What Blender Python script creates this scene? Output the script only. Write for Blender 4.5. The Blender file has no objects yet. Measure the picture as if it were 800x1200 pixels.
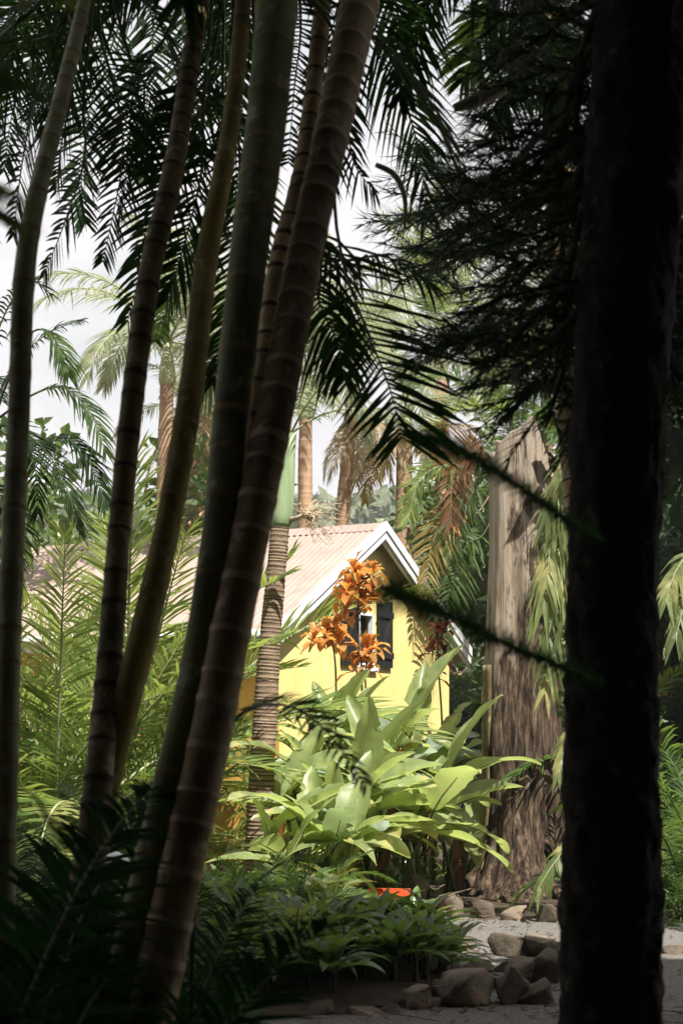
import bpy, bmesh, math, random
from mathutils import Vector as V, Matrix, noise

R = math.radians
HAZE = .0012
sc = bpy.context.scene
COL = sc.collection
F, HZ, CAMZ = 1800.0, 850.0, 1.6          # focal length in photo pixels, horizon row, eye height


def at(px, py, D):
    """world point seen at photo pixel (px, py) at depth D metres"""
    return V(((px - 400) / F * D, D, CAMZ + (HZ - py) / F * D))


def gnd(px, D, z=0.0):
    return V(((px - 400) / F * D, D, z))


# ------------------------------------------------------------------ materials
MATS = {}


def nodes_of(m):
    m.use_nodes = True
    nt = m.node_tree
    nt.nodes.clear()
    out = nt.nodes.new('ShaderNodeOutputMaterial')
    return nt, nt.nodes, nt.links, out


def mixrgb(nt, fac, a, b, mode='MIX'):
    n = nt.nodes.new('ShaderNodeMix')
    n.data_type = 'RGBA'
    n.blend_type = mode
    for sock, val in ((0, fac), (6, a), (7, b)):
        if isinstance(val, bpy.types.NodeSocket):
            nt.links.new(val, n.inputs[sock])
        elif sock == 0:
            n.inputs[0].default_value = val
        else:
            n.inputs[sock].default_value = (*val, 1) if len(val) == 3 else val
    return n.outputs[2]


def ramp(nt, fac, stops):
    n = nt.nodes.new('ShaderNodeValToRGB')
    el = n.color_ramp.elements
    while len(el) < len(stops):
        el.new(0.5)
    for e, (p, c) in zip(el, stops):
        e.position = p
        e.color = (*c, 1) if not isinstance(c, (int, float)) else (c, c, c, 1)
    nt.links.new(fac, n.inputs[0])
    return n.outputs[0]


def tex_noise(nt, scale, detail=4, vec=None, rough=.55, stretch=None):
    n = nt.nodes.new('ShaderNodeTexNoise')
    n.inputs['Scale'].default_value = scale
    n.inputs['Detail'].default_value = detail
    n.inputs['Roughness'].default_value = rough
    if vec is None:
        vec = nt.nodes.new('ShaderNodeTexCoord').outputs['Object']
    if stretch:
        mp = nt.nodes.new('ShaderNodeMapping')
        mp.inputs['Scale'].default_value = stretch
        nt.links.new(vec, mp.inputs['Vector'])
        vec = mp.outputs['Vector']
    nt.links.new(vec, n.inputs['Vector'])
    return n.outputs['Fac']


def leaf_mat(name, a, b, tr, tf=.35, rough=.42, tip=None, spec=.4):
    m = bpy.data.materials.new(name)
    nt, N, L, out = nodes_of(m)
    geo = N.new('ShaderNodeNewGeometry')
    rnd = geo.outputs['Random Per Island']
    c = mixrgb(nt, rnd, a, b)
    nz = tex_noise(nt, 5, 3)
    c = mixrgb(nt, ramp(nt, nz, [(.35, (.55, .55, .55)), (.7, (1.25, 1.25, 1.2))]), (0, 0, 0), c)
    oi = N.new('ShaderNodeObjectInfo')
    c2 = mixrgb(nt, ramp(nt, oi.outputs['Random'], [(0, (.75, .75, .75)), (1, (1, 1, 1))]), (0, 0, 0), c)
    if tip:
        nz2 = tex_noise(nt, 2.2, 5)
        c2 = mixrgb(nt, ramp(nt, nz2, [(.56, 0), (.68, 1)]), c2, tip)
    p = N.new('ShaderNodeBsdfPrincipled')
    L.new(c2, p.inputs['Base Color'])
    p.inputs['Roughness'].default_value = rough
    p.inputs['Specular IOR Level'].default_value = spec
    t = N.new('ShaderNodeBsdfTranslucent')
    t.inputs['Color'].default_value = (*tr, 1)
    mx = N.new('ShaderNodeMixShader')
    mx.inputs[0].default_value = tf
    L.new(p.outputs[0], mx.inputs[1])
    L.new(t.outputs[0], mx.inputs[2])
    L.new(mx.outputs[0], out.inputs['Surface'])
    MATS[name] = m
    return m


def solid_mat(name, stops, scale=6, detail=6, rough=.8, bump=.0, bscale=20, stretch=None, spec=.3, second=None):
    """a noise-toned surface; second = (colour, scale, lo, hi) adds patches"""
    m = bpy.data.materials.new(name)
    nt, N, L, out = nodes_of(m)
    nz = tex_noise(nt, scale, detail, stretch=stretch, rough=.62)
    c = ramp(nt, nz, stops)
    if second:
        nz2 = tex_noise(nt, second[1], 6, rough=.65, stretch=second[4] if len(second) > 4 else None)
        c = mixrgb(nt, ramp(nt, nz2, [(second[2], 0), (second[3], 1)]), c, second[0])
    p = N.new('ShaderNodeBsdfPrincipled')
    L.new(c, p.inputs['Base Color'])
    p.inputs['Roughness'].default_value = rough
    p.inputs['Specular IOR Level'].default_value = spec
    if bump:
        b = N.new('ShaderNodeBump')
        b.inputs['Strength'].default_value = bump
        b.inputs['Distance'].default_value = .02
        nb = tex_noise(nt, bscale, 6, stretch=stretch, rough=.7)
        L.new(nb, b.inputs['Height'])
        L.new(b.outputs[0], p.inputs['Normal'])
    L.new(p.outputs[0], out.inputs['Surface'])
    MATS[name] = m
    return m


leaf_mat('leaf_dark', (.010, .024, .008), (.024, .050, .014), (.05, .13, .018), .17, rough=.6, spec=.14)  # near-black green: the foreground's shade is put into the leaf colour
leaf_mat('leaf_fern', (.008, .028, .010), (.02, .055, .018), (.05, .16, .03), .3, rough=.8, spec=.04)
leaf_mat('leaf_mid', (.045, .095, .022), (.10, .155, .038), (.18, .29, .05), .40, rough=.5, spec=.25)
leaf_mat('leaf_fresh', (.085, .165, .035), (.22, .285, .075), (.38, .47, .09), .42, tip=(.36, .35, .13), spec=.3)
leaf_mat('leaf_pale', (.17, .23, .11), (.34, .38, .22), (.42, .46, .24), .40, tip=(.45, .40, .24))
leaf_mat('leaf_dead', (.58, .47, .30), (.36, .27, .16), (.60, .46, .25), .42, rough=.7, spec=.15)
leaf_mat('leaf_orange', (.30, .12, .06), (.22, .14, .06), (.40, .16, .06), .35, rough=.6, spec=.15)
leaf_mat('leaf_gold', (.36, .22, .05), (.22, .21, .06), (.5, .32, .06), .4, rough=.55)
leaf_mat('heliconia', (.24, .33, .11), (.39, .46, .20), (.54, .64, .18), .44, rough=.36, tip=(.46, .42, .17))
leaf_mat('heliconia_silver', (.27, .36, .24), (.38, .46, .34), (.42, .55, .2), .32, rough=.30)
leaf_mat('croton', (.72, .37, .11), (.46, .15, .035), (.95, .46, .09), .45, rough=.4, tip=(.46, .36, .10))
leaf_mat('croton_red', (.20, .045, .03), (.06, .04, .02), (.30, .08, .03), .35, rough=.35)
leaf_mat('bed_leaf', (.065, .125, .035), (.15, .22, .07), (.22, .34, .06), .34, rough=.28, spec=.5)
leaf_mat('bed_yellow', (.30, .26, .06), (.14, .18, .05), (.4, .36, .07), .35, rough=.3)
leaf_mat('strap_leaf', (.13, .19, .06), (.26, .31, .12), (.36, .42, .10), .40, tip=(.42, .38, .16))
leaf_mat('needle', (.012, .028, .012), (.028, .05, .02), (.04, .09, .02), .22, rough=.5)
leaf_mat('shade_mass_leaf', (.014, .03, .01), (.03, .055, .018), (.03, .07, .015), .15, rough=.6)
leaf_mat('hill_leaf', (.10, .13, .08), (.19, .22, .13), (.2, .26, .12), .25, rough=.7)
leaf_mat('litter', (.16, .09, .05), (.07, .04, .025), (.2, .1, .05), .2, rough=.8)

solid_mat('rachis_green', [(.3, (.05, .075, .025)), (.7, (.09, .12, .045))], 12, rough=.5)
solid_mat('rachis_pale', [(.3, (.22, .25, .12)), (.7, (.36, .36, .2))], 12, rough=.5)
solid_mat('rachis_dead', [(.3, (.22, .14, .08)), (.7, (.38, .27, .16))], 12, rough=.7)
ST = (1, 1, .12)


def stem_mat(name, lo, hi, lichen, stain, seed):
    m = bpy.data.materials.new(name)
    nt, N, L, out = nodes_of(m)
    c = ramp(nt, tex_noise(nt, 10, 7, stretch=(1, 1, .10), rough=.65), [(.32, lo), (.68, hi)])
    st = tex_noise(nt, 3.1 + seed * .1, 8, stretch=(1, 1, .55), rough=.7)
    c = mixrgb(nt, ramp(nt, st, [(.50, 0), (.66, .85)]), c, stain)
    li = tex_noise(nt, 8.5 + seed * .3, 9, stretch=(1, 1, .8), rough=.72)
    c = mixrgb(nt, ramp(nt, li, [(.56, 0), (.62, .8)]), c, lichen)
    p = N.new('ShaderNodeBsdfPrincipled')
    L.new(c, p.inputs['Base Color'])
    p.inputs['Roughness'].default_value = .72
    p.inputs['Specular IOR Level'].default_value = .22
    b = N.new('ShaderNodeBump')
    b.inputs['Strength'].default_value = .6
    b.inputs['Distance'].default_value = .012
    L.new(tex_noise(nt, 26, 8, stretch=(1, 1, .25), rough=.75), b.inputs['Height'])
    L.new(b.outputs[0], p.inputs['Normal'])
    L.new(p.outputs[0], out.inputs['Surface'])
    MATS[name] = m


stem_mat('trunk_green', (0.113, 0.141, 0.050), (0.273, 0.291, 0.119), (0.473, 0.491, 0.309), (0.055, 0.064, 0.029), 1)
stem_mat('trunk_gold', (0.173, 0.143, 0.036), (0.375, 0.300, 0.075), (0.495, 0.435, 0.210), (0.068, 0.054, 0.021), 2)
stem_mat('trunk_brown', (0.189, 0.133, 0.061), (0.435, 0.312, 0.160), (0.600, 0.536, 0.348), (0.080, 0.054, 0.026), 3)
stem_mat('trunk_grey', (0.253, 0.269, 0.139), (0.536, 0.536, 0.309), (0.600, 0.600, 0.488), (0.146, 0.122, 0.057), 4)
stem_mat('trunk_dark', (0.095, 0.072, 0.033), (0.232, 0.181, 0.086), (0.380, 0.327, 0.207), (0.042, 0.032, 0.017), 5)
solid_mat('ring_pale', [(.3, (.46, .33, .20)), (.7, (.74, .58, .40))], 30, rough=.8, bump=.3)
solid_mat('ring_olive', [(.3, (.24, .175, .075)), (.7, (.42, .31, .15))], 30, rough=.8, bump=.3)
solid_mat('ring_dark', [(.3, (.04, .026, .017)), (.7, (.10, .065, .042))], 30, rough=.9, bump=.5)
solid_mat('lit_trunk', [(.3, (.15, .095, .06)), (.7, (.36, .27, .185))], 30, rough=.9, bump=.7, bscale=60, stretch=(.25, .25, 1.6))
solid_mat('far_trunk', [(.3, (.20, .12, .07)), (.7, (.40, .27, .17))], 10, rough=.85, stretch=ST)
solid_mat('far_ring', [(.3, (.17, .10, .06)), (.7, (.34, .22, .14))], 22, rough=.95, bump=.3)
solid_mat('crownshaft', [(.3, (.17, .25, .12)), (.5, (.27, .34, .19)), (.7, (.38, .43, .28))], 9, 8, rough=.5, stretch=(1, 1, .07), bump=.6, bscale=16, second=((.34, .27, .16), 3.2, .58, .72, (1, 1, .3)))
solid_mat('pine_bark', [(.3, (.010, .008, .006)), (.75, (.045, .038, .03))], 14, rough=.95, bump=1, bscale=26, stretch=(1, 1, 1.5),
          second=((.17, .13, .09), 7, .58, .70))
solid_mat('twig', [(.3, (.03, .024, .018)), (.7, (.07, .055, .04))], 20, rough=.9)
solid_mat('dry_twig', [(.3, (.36, .27, .17)), (.7, (.55, .45, .32))], 20, rough=.9)
solid_mat('sheath', [(.3, (.46, .38, .30)), (.7, (.70, .62, .52))], 14, rough=.7, stretch=(1, 1, .3))
solid_mat('yellow_wall', [(.3, (.66, .53, .19)), (.7, (.76, .635, .26))], 3, 8, rough=.9, bump=.3, bscale=40,
          second=((.47, .40, .16), 2.2, .55, .80, (1, 1, .3)))
solid_mat('shaded_wall', [(.3, (.60, .33, .07)), (.7, (.74, .45, .12))], 3, 8, rough=.9, bump=.25, bscale=40)  # yellow paint turned orange: shade under eave and porch put into the colour
solid_mat('roof_metal', [(.3, (.30, .215, .185)), (.7, (.36, .275, .24))], 2.5, 7, rough=.55,
          second=((.20, .12, .09), 5, .60, .80, (.25, 1, .25)))
solid_mat('roof_red', [(.3, (.40, .12, .07)), (.7, (.56, .21, .13))], 3, 7, rough=.7)
solid_mat('white_paint', [(.3, (.58, .59, .61)), (.7, (.72, .72, .73))], 4, 6, rough=.5,
          second=((.36, .34, .30), 4, .60, .78))
solid_mat('shutter_paint', [(.3, (.006, .007, .007)), (.7, (.017, .019, .017))], 9, rough=.6, stretch=ST)
solid_mat('dark_glass', [(.3, (.012, .014, .014)), (.7, (.03, .033, .033))], 3, rough=.25, spec=.3)
solid_mat('path_gravel', [(.30, (.07, .065, .058)), (.5, (.16, .15, .135)), (.72, (.31, .295, .27))], 60, 8, rough=.95, bump=.9, bscale=70,
          second=((.16, .12, .08), 2.2, .58, .74))
solid_mat('soil', [(.3, (.030, .022, .014)), (.7, (.085, .062, .04))], 9, 8, rough=1, bump=1, bscale=25)
solid_mat('rock', [(.28, (.075, .06, .045)), (.5, (.19, .15, .11)), (.75, (.36, .30, .23))], 4.5, 9, rough=.9, bump=1, bscale=14,
          second=((.30, .185, .10), 3.0, .55, .68))
solid_mat('rock_dark', [(.28, (.040, .031, .023)), (.6, (.12, .095, .068)), (.8, (.25, .20, .145))], 5, 9, rough=.9, bump=1, bscale=14)
solid_mat('red_plastic', [(.3, (.66, .075, .02)), (.7, (.76, .11, .035))], 5, rough=.4, spec=.5)
solid_mat('lamp_white', [(.3, (.62, .65, .68)), (.7, (.72, .75, .78))], 5, rough=.35, spec=.5)
solid_mat('lamp_post', [(.3, (.33, .30, .29)), (.7, (.42, .39, .38))], 5, rough=.6)
solid_mat('hill_ground', [(.3, (.09, .11, .07)), (.6, (.17, .18, .115)), (.8, (.26, .24, .17))], .35, 8, rough=1)


def stump_material():
    m = bpy.data.materials.new('stump_wood')
    nt, N, L, out = nodes_of(m)
    tc = N.new('ShaderNodeTexCoord')
    grain = tex_noise(nt, 9, 9, stretch=(1, 1, .09), rough=.7)
    pale = ramp(nt, grain, [(.3, (.12, .085, .055)), (.45, (.31, .25, .185)), (.72, (.46, .395, .32))])
    crack = tex_noise(nt, 14, 7, stretch=(1, 1, .045), rough=.75)
    pale = mixrgb(nt, ramp(nt, crack, [(.37, 1), (.43, 0)]), pale, (.05, .035, .025))
    bark_n = tex_noise(nt, 22, 10, stretch=(1, 1, .13), rough=.78)
    bark = ramp(nt, bark_n, [(.41, (.010, .007, .005)), (.5, (.075, .050, .033)), (.63, (.25, .18, .125))])
    sep = N.new('ShaderNodeSeparateXYZ')
    L.new(tc.outputs['Object'], sep.inputs[0])
    big = tex_noise(nt, 2.6, 10, stretch=(1, 1, .28), rough=.72)

    def math_(op, a, b):
        n = N.new('ShaderNodeMath')
        n.operation = op
        for i, x in enumerate((a, b)):
            if isinstance(x, (int, float)):
                n.inputs[i].default_value = x
            else:
                L.new(x, n.inputs[i])
        return n.outputs[0]
    h = math_('MULTIPLY', sep.outputs['Z'], .22)            # bark on the lower and right-hand wood, bare above
    xr = math_('MULTIPLY', sep.outputs['X'], -.75)
    f = math_('ADD', math_('ADD', h, xr), math_('MULTIPLY', math_('SUBTRACT', big, .5), 3.4))
    fac = ramp(nt, f, [(.46, 1), (.64, 0)])
    col = mixrgb(nt, fac, pale, bark)
    p = N.new('ShaderNodeBsdfPrincipled')
    p.inputs['Roughness'].default_value = .9
    p.inputs['Specular IOR Level'].default_value = .2
    L.new(col, p.inputs['Base Color'])
    b = N.new('ShaderNodeBump')
    b.inputs['Strength'].default_value = 1
    b.inputs['Distance'].default_value = .05
    L.new(mixrgb(nt, fac, grain, bark_n), b.inputs['Height'])
    L.new(b.outputs[0], p.inputs['Normal'])
    L.new(p.outputs[0], out.inputs['Surface'])
    MATS['stump_wood'] = m


stump_material()

# ------------------------------------------------------------------ mesh helpers


class MB:
    def __init__(s):
        s.v, s.f, s.m, s.sm = [], [], [], []

    def add(s, verts, faces, mi=0, smooth=False):
        o = len(s.v)
        s.v.extend(tuple(x) for x in verts)
        for f in faces:
            s.f.append(tuple(i + o for i in f))
            s.m.append(mi)
            s.sm.append(smooth)

    def mesh(s, name, mats, origin=None):
        me = bpy.data.meshes.new(name)
        vv = s.v if origin is None else [(a - origin[0], b - origin[1], c - origin[2]) for a, b, c in s.v]
        me.from_pydata(vv, [], s.f)
        for mt in mats:
            me.materials.append(MATS[mt])
        me.polygons.foreach_set('material_index', s.m)
        me.polygons.foreach_set('use_smooth', s.sm)
        me.update()
        return me

    def tube(s, pts, rad, n=8, mi=0, cap=True, mi_ring=None, rings=None, smooth=True, wob=0, seed=0):
        T0 = None
        S = None
        rows = []
        for i, p in enumerate(pts):
            T = (pts[min(i + 1, len(pts) - 1)] - pts[max(i - 1, 0)])
            T = T.normalized() if T.length > 1e-9 else V((0, 0, 1))
            if S is None:
                S = T.orthogonal().normalized()
            else:
                S = (S - T * S.dot(T))
                S = S.normalized() if S.length > 1e-6 else T.orthogonal().normalized()
            B = T.cross(S)
            row = []
            for k in range(n):
                a = 2 * math.pi * k / n
                r = rad[i]
                if wob:
                    r *= 1 + wob * noise.noise(V((math.cos(a) * 1.3 + seed, math.sin(a) * 1.3, p.z * 3)))
                row.append(p + (S * math.cos(a) + B * math.sin(a)) * r)
            rows.append(row)
        vs = [x for r in rows for x in r]
        o = len(s.v)
        s.v.extend(tuple(x) for x in vs)
        for i in range(len(rows) - 1):
            mm = mi_ring if (rings and rings[i]) else mi
            for k in range(n):
                s.f.append((o + i * n + k, o + i * n + (k + 1) % n, o + (i + 1) * n + (k + 1) % n, o + (i + 1) * n + k))
                s.m.append(mm)
                s.sm.append(smooth)
        if cap:
            s.f.append(tuple(o + k for k in reversed(range(n))))
            s.m.append(mi)
            s.sm.append(False)
            s.f.append(tuple(o + (len(rows) - 1) * n + k for k in range(n)))
            s.m.append(mi)
            s.sm.append(False)

    def box(s, lo, hi, mi=0, mat=None):
        x0, y0, z0 = lo
        x1, y1, z1 = hi
        vs = [V(c) for c in ((x0, y0, z0), (x1, y0, z0), (x1, y1, z0), (x0, y1, z0), (x0, y0, z1), (x1, y0, z1), (x1, y1, z1), (x0, y1, z1))]
        if mat is not None:
            vs = [mat @ v for v in vs]
        s.add(vs, [(0, 3, 2, 1), (4, 5, 6, 7), (0, 1, 5, 4), (1, 2, 6, 5), (2, 3, 7, 6), (3, 0, 4, 7)], mi)


def catmull(P, n, extra=None):
    """n samples along a Catmull-Rom curve through P; extra = scalars interpolated alongside"""
    P = [V(p) for p in P]
    m = len(P)
    out, ex = [], []
    for i in range(n):
        t = i / (n - 1) * (m - 1)
        k = min(int(t), m - 2)
        u = t - k
        p0, p1, p2, p3 = P[max(k - 1, 0)], P[k], P[k + 1], P[min(k + 2, m - 1)]
        out.append(.5 * ((2 * p1) + (p2 - p0) * u + (2 * p0 - 5 * p1 + 4 * p2 - p3) * u * u + (3 * p1 - p0 - 3 * p2 + p3) * u ** 3))
        if extra:
            ex.append(extra[k] * (1 - u) + extra[k + 1] * u)
    return (out, ex) if extra else out


def link(name, data, parent=None, loc=(0, 0, 0)):
    o = bpy.data.objects.new(name, data)
    COL.objects.link(o)
    o.location = loc
    if parent is not None:
        o.parent = parent
    return o


def tag(o, label=None, cat=None, group=None, kind=None):
    for k, v in (('label', label), ('category', cat), ('group', group), ('kind', kind)):
        if v:
            o[k] = v
    return o


def thing(name, label, cat, loc, group=None, rz=0):
    o = bpy.data.objects.new(name, None)
    COL.objects.link(o)
    o.empty_display_size = .2
    o.location = loc
    o.rotation_euler = (0, 0, rz)
    return tag(o, label, cat, group)


# ------------------------------------------------------------------ leaves and fronds
def add_frond(mb, ctrl, rnd, nl=46, L=.45, w=.022, droop=.35, vee=.25, start=.16, fwd=(72, 32), rr=.012,
              up=(0, 0, 1), mi=0, mr=1, lside=1.0, rside=1.0, ns=22, gap=.06, tipl=.35):
    path = catmull(ctrl, ns)
    mb.tube(path, [rr * (1 - .85 * i / (ns - 1)) for i in range(ns)], 5, mr, cap=False)
    up = V(up)
    prevS = None
    for i in range(nl):
        t = start + (1 - start) * i / (nl - 1)
        x = t * (ns - 1)
        k = min(int(x), ns - 2)
        u = x - k
        p = path[k].lerp(path[k + 1], u)
        T = (path[min(k + 2, ns - 1)] - path[max(k - 1, 0)]).normalized()
        S = T.cross(up)
        if S.length < .15 and prevS is not None:
            S = prevS
        S = S.normalized() if S.length > 1e-5 else V((1, 0, 0))
        if prevS is not None and S.dot(prevS) < 0 and T.cross(up).length < .4:
            S = -S
        prevS = S
        N = S.cross(T)
        q = i / (nl - 1)
        prof = math.sin(math.pi * min(1, .16 + .84 * q)) ** .6 if q < .4 else (1 - (q - .4) / .6 * (1 - tipl))
        prof = max(prof, .25)
        for sg, sm in ((1, rside), (-1, lside)):
            if sm <= 0 or rnd.random() < gap:
                continue
            an = R(fwd[0] + (fwd[1] - fwd[0]) * q + rnd.uniform(-9, 9))
            d = (S * sg * math.sin(an) + T * math.cos(an) + N * (vee + rnd.uniform(-.10, .10))).normalized()
            ln = L * prof * sm * rnd.uniform(.82, 1.08)
            if rnd.random() < .07:
                ln *= rnd.uniform(.35, .75)
                d = (d + V((rnd.uniform(-.3, .3), rnd.uniform(-.3, .3), -.4))).normalized()
            wd = T - d * T.dot(d)
            wd = (wd.normalized() + N * rnd.uniform(-.5, .5)).normalized() * w * .5
            dr = droop * rnd.uniform(.7, 1.3)
            vs = []
            for sx, wx in ((0, .5), (.3, 1), (.68, .75)):
                c = p + d * ln * sx + V((0, 0, -1)) * dr * ln * sx * sx
                vs += [c - wd * wx, c + wd * wx]
            vs.append(p + d * ln + V((0, 0, -1)) * dr * ln)
            mb.add(vs, [(0, 1, 3, 2), (2, 3, 5, 4), (4, 5, 6)], mi)


def arc(L, e0, bend, n=6, side=0.0):
    """control points of an arching midrib along +X: starts at elevation e0 (deg) and bends down by `bend` deg"""
    pts = [V((0, 0, 0))]
    for i in range(n):
        e = R(e0 - bend * ((i + .5) / n) ** 1.25)
        pts.append(pts[-1] + V((math.cos(e), side * (i / n), math.sin(e))) * (L / n))
    return pts


FR = {}


def frond_style(key, mats, L, nl, leafL, w, bends, droop, vee, rr, fwd=(70, 30), start=.16, seed=1):
    """a family of shared frond meshes, from the upright young frond to the hanging old one"""
    out = []
    for j, (e0, b) in enumerate(bends):
        rnd = random.Random(seed * 100 + j)
        mb = MB()
        add_frond(mb, arc(L * rnd.uniform(.9, 1.05), e0, b, side=rnd.uniform(-.15, .15)), rnd, nl, leafL, w, droop, vee, start, fwd, rr)
        out.append(mb.mesh('frond', mats))
    FR[key] = out


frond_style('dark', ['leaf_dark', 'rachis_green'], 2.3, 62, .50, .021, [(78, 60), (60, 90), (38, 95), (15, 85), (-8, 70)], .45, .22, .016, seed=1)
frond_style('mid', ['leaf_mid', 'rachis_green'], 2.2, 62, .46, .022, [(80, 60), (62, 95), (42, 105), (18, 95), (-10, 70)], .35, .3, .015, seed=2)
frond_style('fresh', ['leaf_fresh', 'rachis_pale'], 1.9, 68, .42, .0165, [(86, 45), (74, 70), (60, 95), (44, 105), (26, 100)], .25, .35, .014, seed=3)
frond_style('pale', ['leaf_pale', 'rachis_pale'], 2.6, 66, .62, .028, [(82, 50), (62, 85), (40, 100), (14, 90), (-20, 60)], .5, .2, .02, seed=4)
frond_style('dead', ['leaf_dead', 'rachis_dead'], 2.3, 50, .6, .034, [(-20, 60), (-40, 45), (-55, 30)], .5, .1, .02, seed=5)
frond_style('gold', ['leaf_gold', 'rachis_dead'], 2.2, 48, .5, .032, [(30, 95), (5, 80), (-25, 55)], .5, .15, .018, seed=6)
frond_style('fern', ['leaf_fern', 'rachis_green'], 1.15, 46, .26, .016, [(74, 60), (58, 85), (40, 90), (20, 80)], .3, .25, .007, seed=7)
frond_style('ferngreen', ['leaf_mid', 'rachis_green'], 1.1, 46, .25, .016, [(76, 60), (60, 85), (42, 95), (22, 85)], .3, .25, .007, seed=8)


def put_frond(root, mesh, loc, az, tilt=0, s=1.0, name='frond'):
    o = link(name, mesh, root, loc)
    o.rotation_euler = (R(tilt), 0, R(az))
    o.scale = (s, s, s)
    return o


def crown(root, c, style, n, rnd, idx=None, s=1.0, az0=None, azr=360, name='frond'):
    base = rnd.uniform(0, 360) if az0 is None else az0
    ms = FR[style]
    for i in range(n):
        j = (idx[i % len(idx)] if idx else i % len(ms))
        put_frond(root, ms[j], c, base + azr * i / n + rnd.uniform(-14, 14), rnd.uniform(-14, 14), s * rnd.uniform(.85, 1.12), name)


def ringed_trunk(P, rad, gap, rnd, mats, n=12, bulge=1.035, thick=.021, wob=.05):
    """tapered trunk whose leaf scars are raised bands of their own colour"""
    pts, rr = catmull(P, 90, rad)
    ds = [0]
    for a, b in zip(pts, pts[1:]):
        ds.append(ds[-1] + (b - a).length)
    tot = ds[-1]

    def S(d):
        d = min(max(d, 0), tot)
        for i in range(len(ds) - 1):
            if d <= ds[i + 1]:
                u = (d - ds[i]) / max(ds[i + 1] - ds[i], 1e-9)
                return pts[i].lerp(pts[i + 1], u), rr[i] * (1 - u) + rr[i + 1] * u
        return pts[-1], rr[-1]
    rows, rad2, isr = [], [], []
    d = 0
    while d < tot:
        g = gap * rnd.uniform(.62, 1.45)
        th = thick * rnd.uniform(.7, 1.5)
        for dd, b, r in ((d + .002, bulge * rnd.uniform(.985, 1.03), True), (d + th, bulge, False), (d + th + .006, 1.0, False), (d + g * .5, .985, False), (d + g - .012, 1.0, False)):
            p, r0 = S(dd)
            rows.append(p)
            rad2.append(r0 * b)
            isr.append(r)
        d += g
    mb = MB()
    mb.tube(rows, rad2, n, 0, True, 1, isr, wob=wob, seed=rnd.random() * 9)
    return mb.mesh('trunk', mats, origin=P[-1] if P[-1].z < P[0].z else P[0])


def shaft(root, a, b, r0, r1, mat):
    """smooth green crownshaft from a to b, swollen near its base"""
    mb = MB()
    pts = [a.lerp(b, t) for t in (0, .04, .12, .3, .55, .8, 1)]
    mb.tube(pts, [r0 * .95, r0 * 1.18, r0 * 1.3, r0 * 1.22, r0 * 1.02, (r0 + r1) * .45, r1], 12)
    return link('crownshaft', mb.mesh('crownshaft', [mat]), root)


EXEC = []

# ------------------------------------------------------------------ setting: ground, path, hills, sky
def sheet(name, fn, x0, x1, y0, y1, nx, ny, mat):
    mb = MB()
    vs = [fn(x0 + (x1 - x0) * i / nx, y0 + (y1 - y0) * j / ny) for j in range(ny + 1) for i in range(nx + 1)]
    fs = [(j * (nx + 1) + i, j * (nx + 1) + i + 1, (j + 1) * (nx + 1) + i + 1, (j + 1) * (nx + 1) + i) for j in range(ny) for i in range(nx)]
    mb.add(vs, fs, 0, True)
    return link(name, mb.mesh(name, [mat]))


def ground_z(x, y):
    z = .10 * noise.noise(V((x * .5, y * .5, 0))) * min(1, max(0, (y - 13.2) / 2)) if y > 13 else 0
    return z


g = sheet('ground', lambda x, y: V((x, y, ground_z(x, y))), -60, 60, -15, 75, 120, 120, 'soil')
tag(g, kind='structure')


def hill_z(x, y):
    return 19 * math.exp(-((y - 125) / 32) ** 2) * (1 + .35 * noise.noise(V((x * .02, y * .02, 3)))) + 1.5 * noise.noise(V((x * .12, y * .12, 1))) - 1.2


h = sheet('hills', lambda x, y: V((x, y, hill_z(x, y))), -150, 150, 62, 170, 120, 60, 'hill_ground')
tag(h, kind='structure')

# path: one gravel sheet, its edge wandering along the beds
mb = MB()
edge_far = [(-3.5, 13.1), (0.2, 12.95), (.6, 12.85), (1.3, 12.62), (2.0, 12.55), (3.0, 12.4), (5, 12.1), (9, 11.5)]
edge_near = [(-3.5, 7.0), (0.2, 7.0), (.6, 7.0), (1.3, 6.9), (2.0, 6.6), (3.0, 6.2), (5, 6.0), (9, 6.0)]
vs, fs = [], []
rows = 24
for j in range(rows + 1):
    for (a, b), (c, d) in zip(edge_near, edge_far):
        t = j / rows
        wob = .05 * noise.noise(V((a * 2, d, t * 9))) if 0 < j < rows else .06 * noise.noise(V((a * 5, 3, j)))
        vs.append(V((a + (c - a) * t, b + (d - b) * t + wob, .012)))
nx = len(edge_far)
for j in range(rows):
    for i in range(nx - 1):
        fs.append((j * nx + i, j * nx + i + 1, (j + 1) * nx + i + 1, (j + 1) * nx + i))
mb.add(vs, fs, 0, True)
tag(link('path', mb.mesh('path', ['path_gravel'])), kind='structure')

# planted mound inside the loop of the path
bed_out = [gnd(*p) for p in ((60, 8.2), (200, 8.15), (330, 8.35), (430, 8.5), (490, 8.7), (520, 9.2), (540, 9.9),
                             (535, 10.6), (500, 11.2), (470, 11.8), (445, 12.3), (430, 12.75), (380, 13.2), (200, 13.4), (60, 13.4))]
cx = sum((p for p in bed_out), V((0, 0, 0))) / len(bed_out)
RINGS = ((1, .016), (.97, .03), (.9, .06), (.7, .10), (.4, .12), (.05, .13))


def bed_z(p):
    """height of the mound under a point"""
    best = 9
    for a, b in zip(bed_out, bed_out[1:] + bed_out[:1]):
        ex, ey = b.x - a.x, b.y - a.y
        cr = ex * (cx.y - a.y) - ey * (cx.x - a.x)
        best = min(best, (ex * (p.y - a.y) - ey * (p.x - a.x)) / cr)
    f = 1 - best
    if f >= 1:
        return 0.0
    for (s0, z0), (s1, z1) in zip(RINGS, RINGS[1:]):
        if s1 <= f <= s0:
            return z1 + (z0 - z1) * (f - s1) / (s0 - s1)
    return .13


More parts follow.
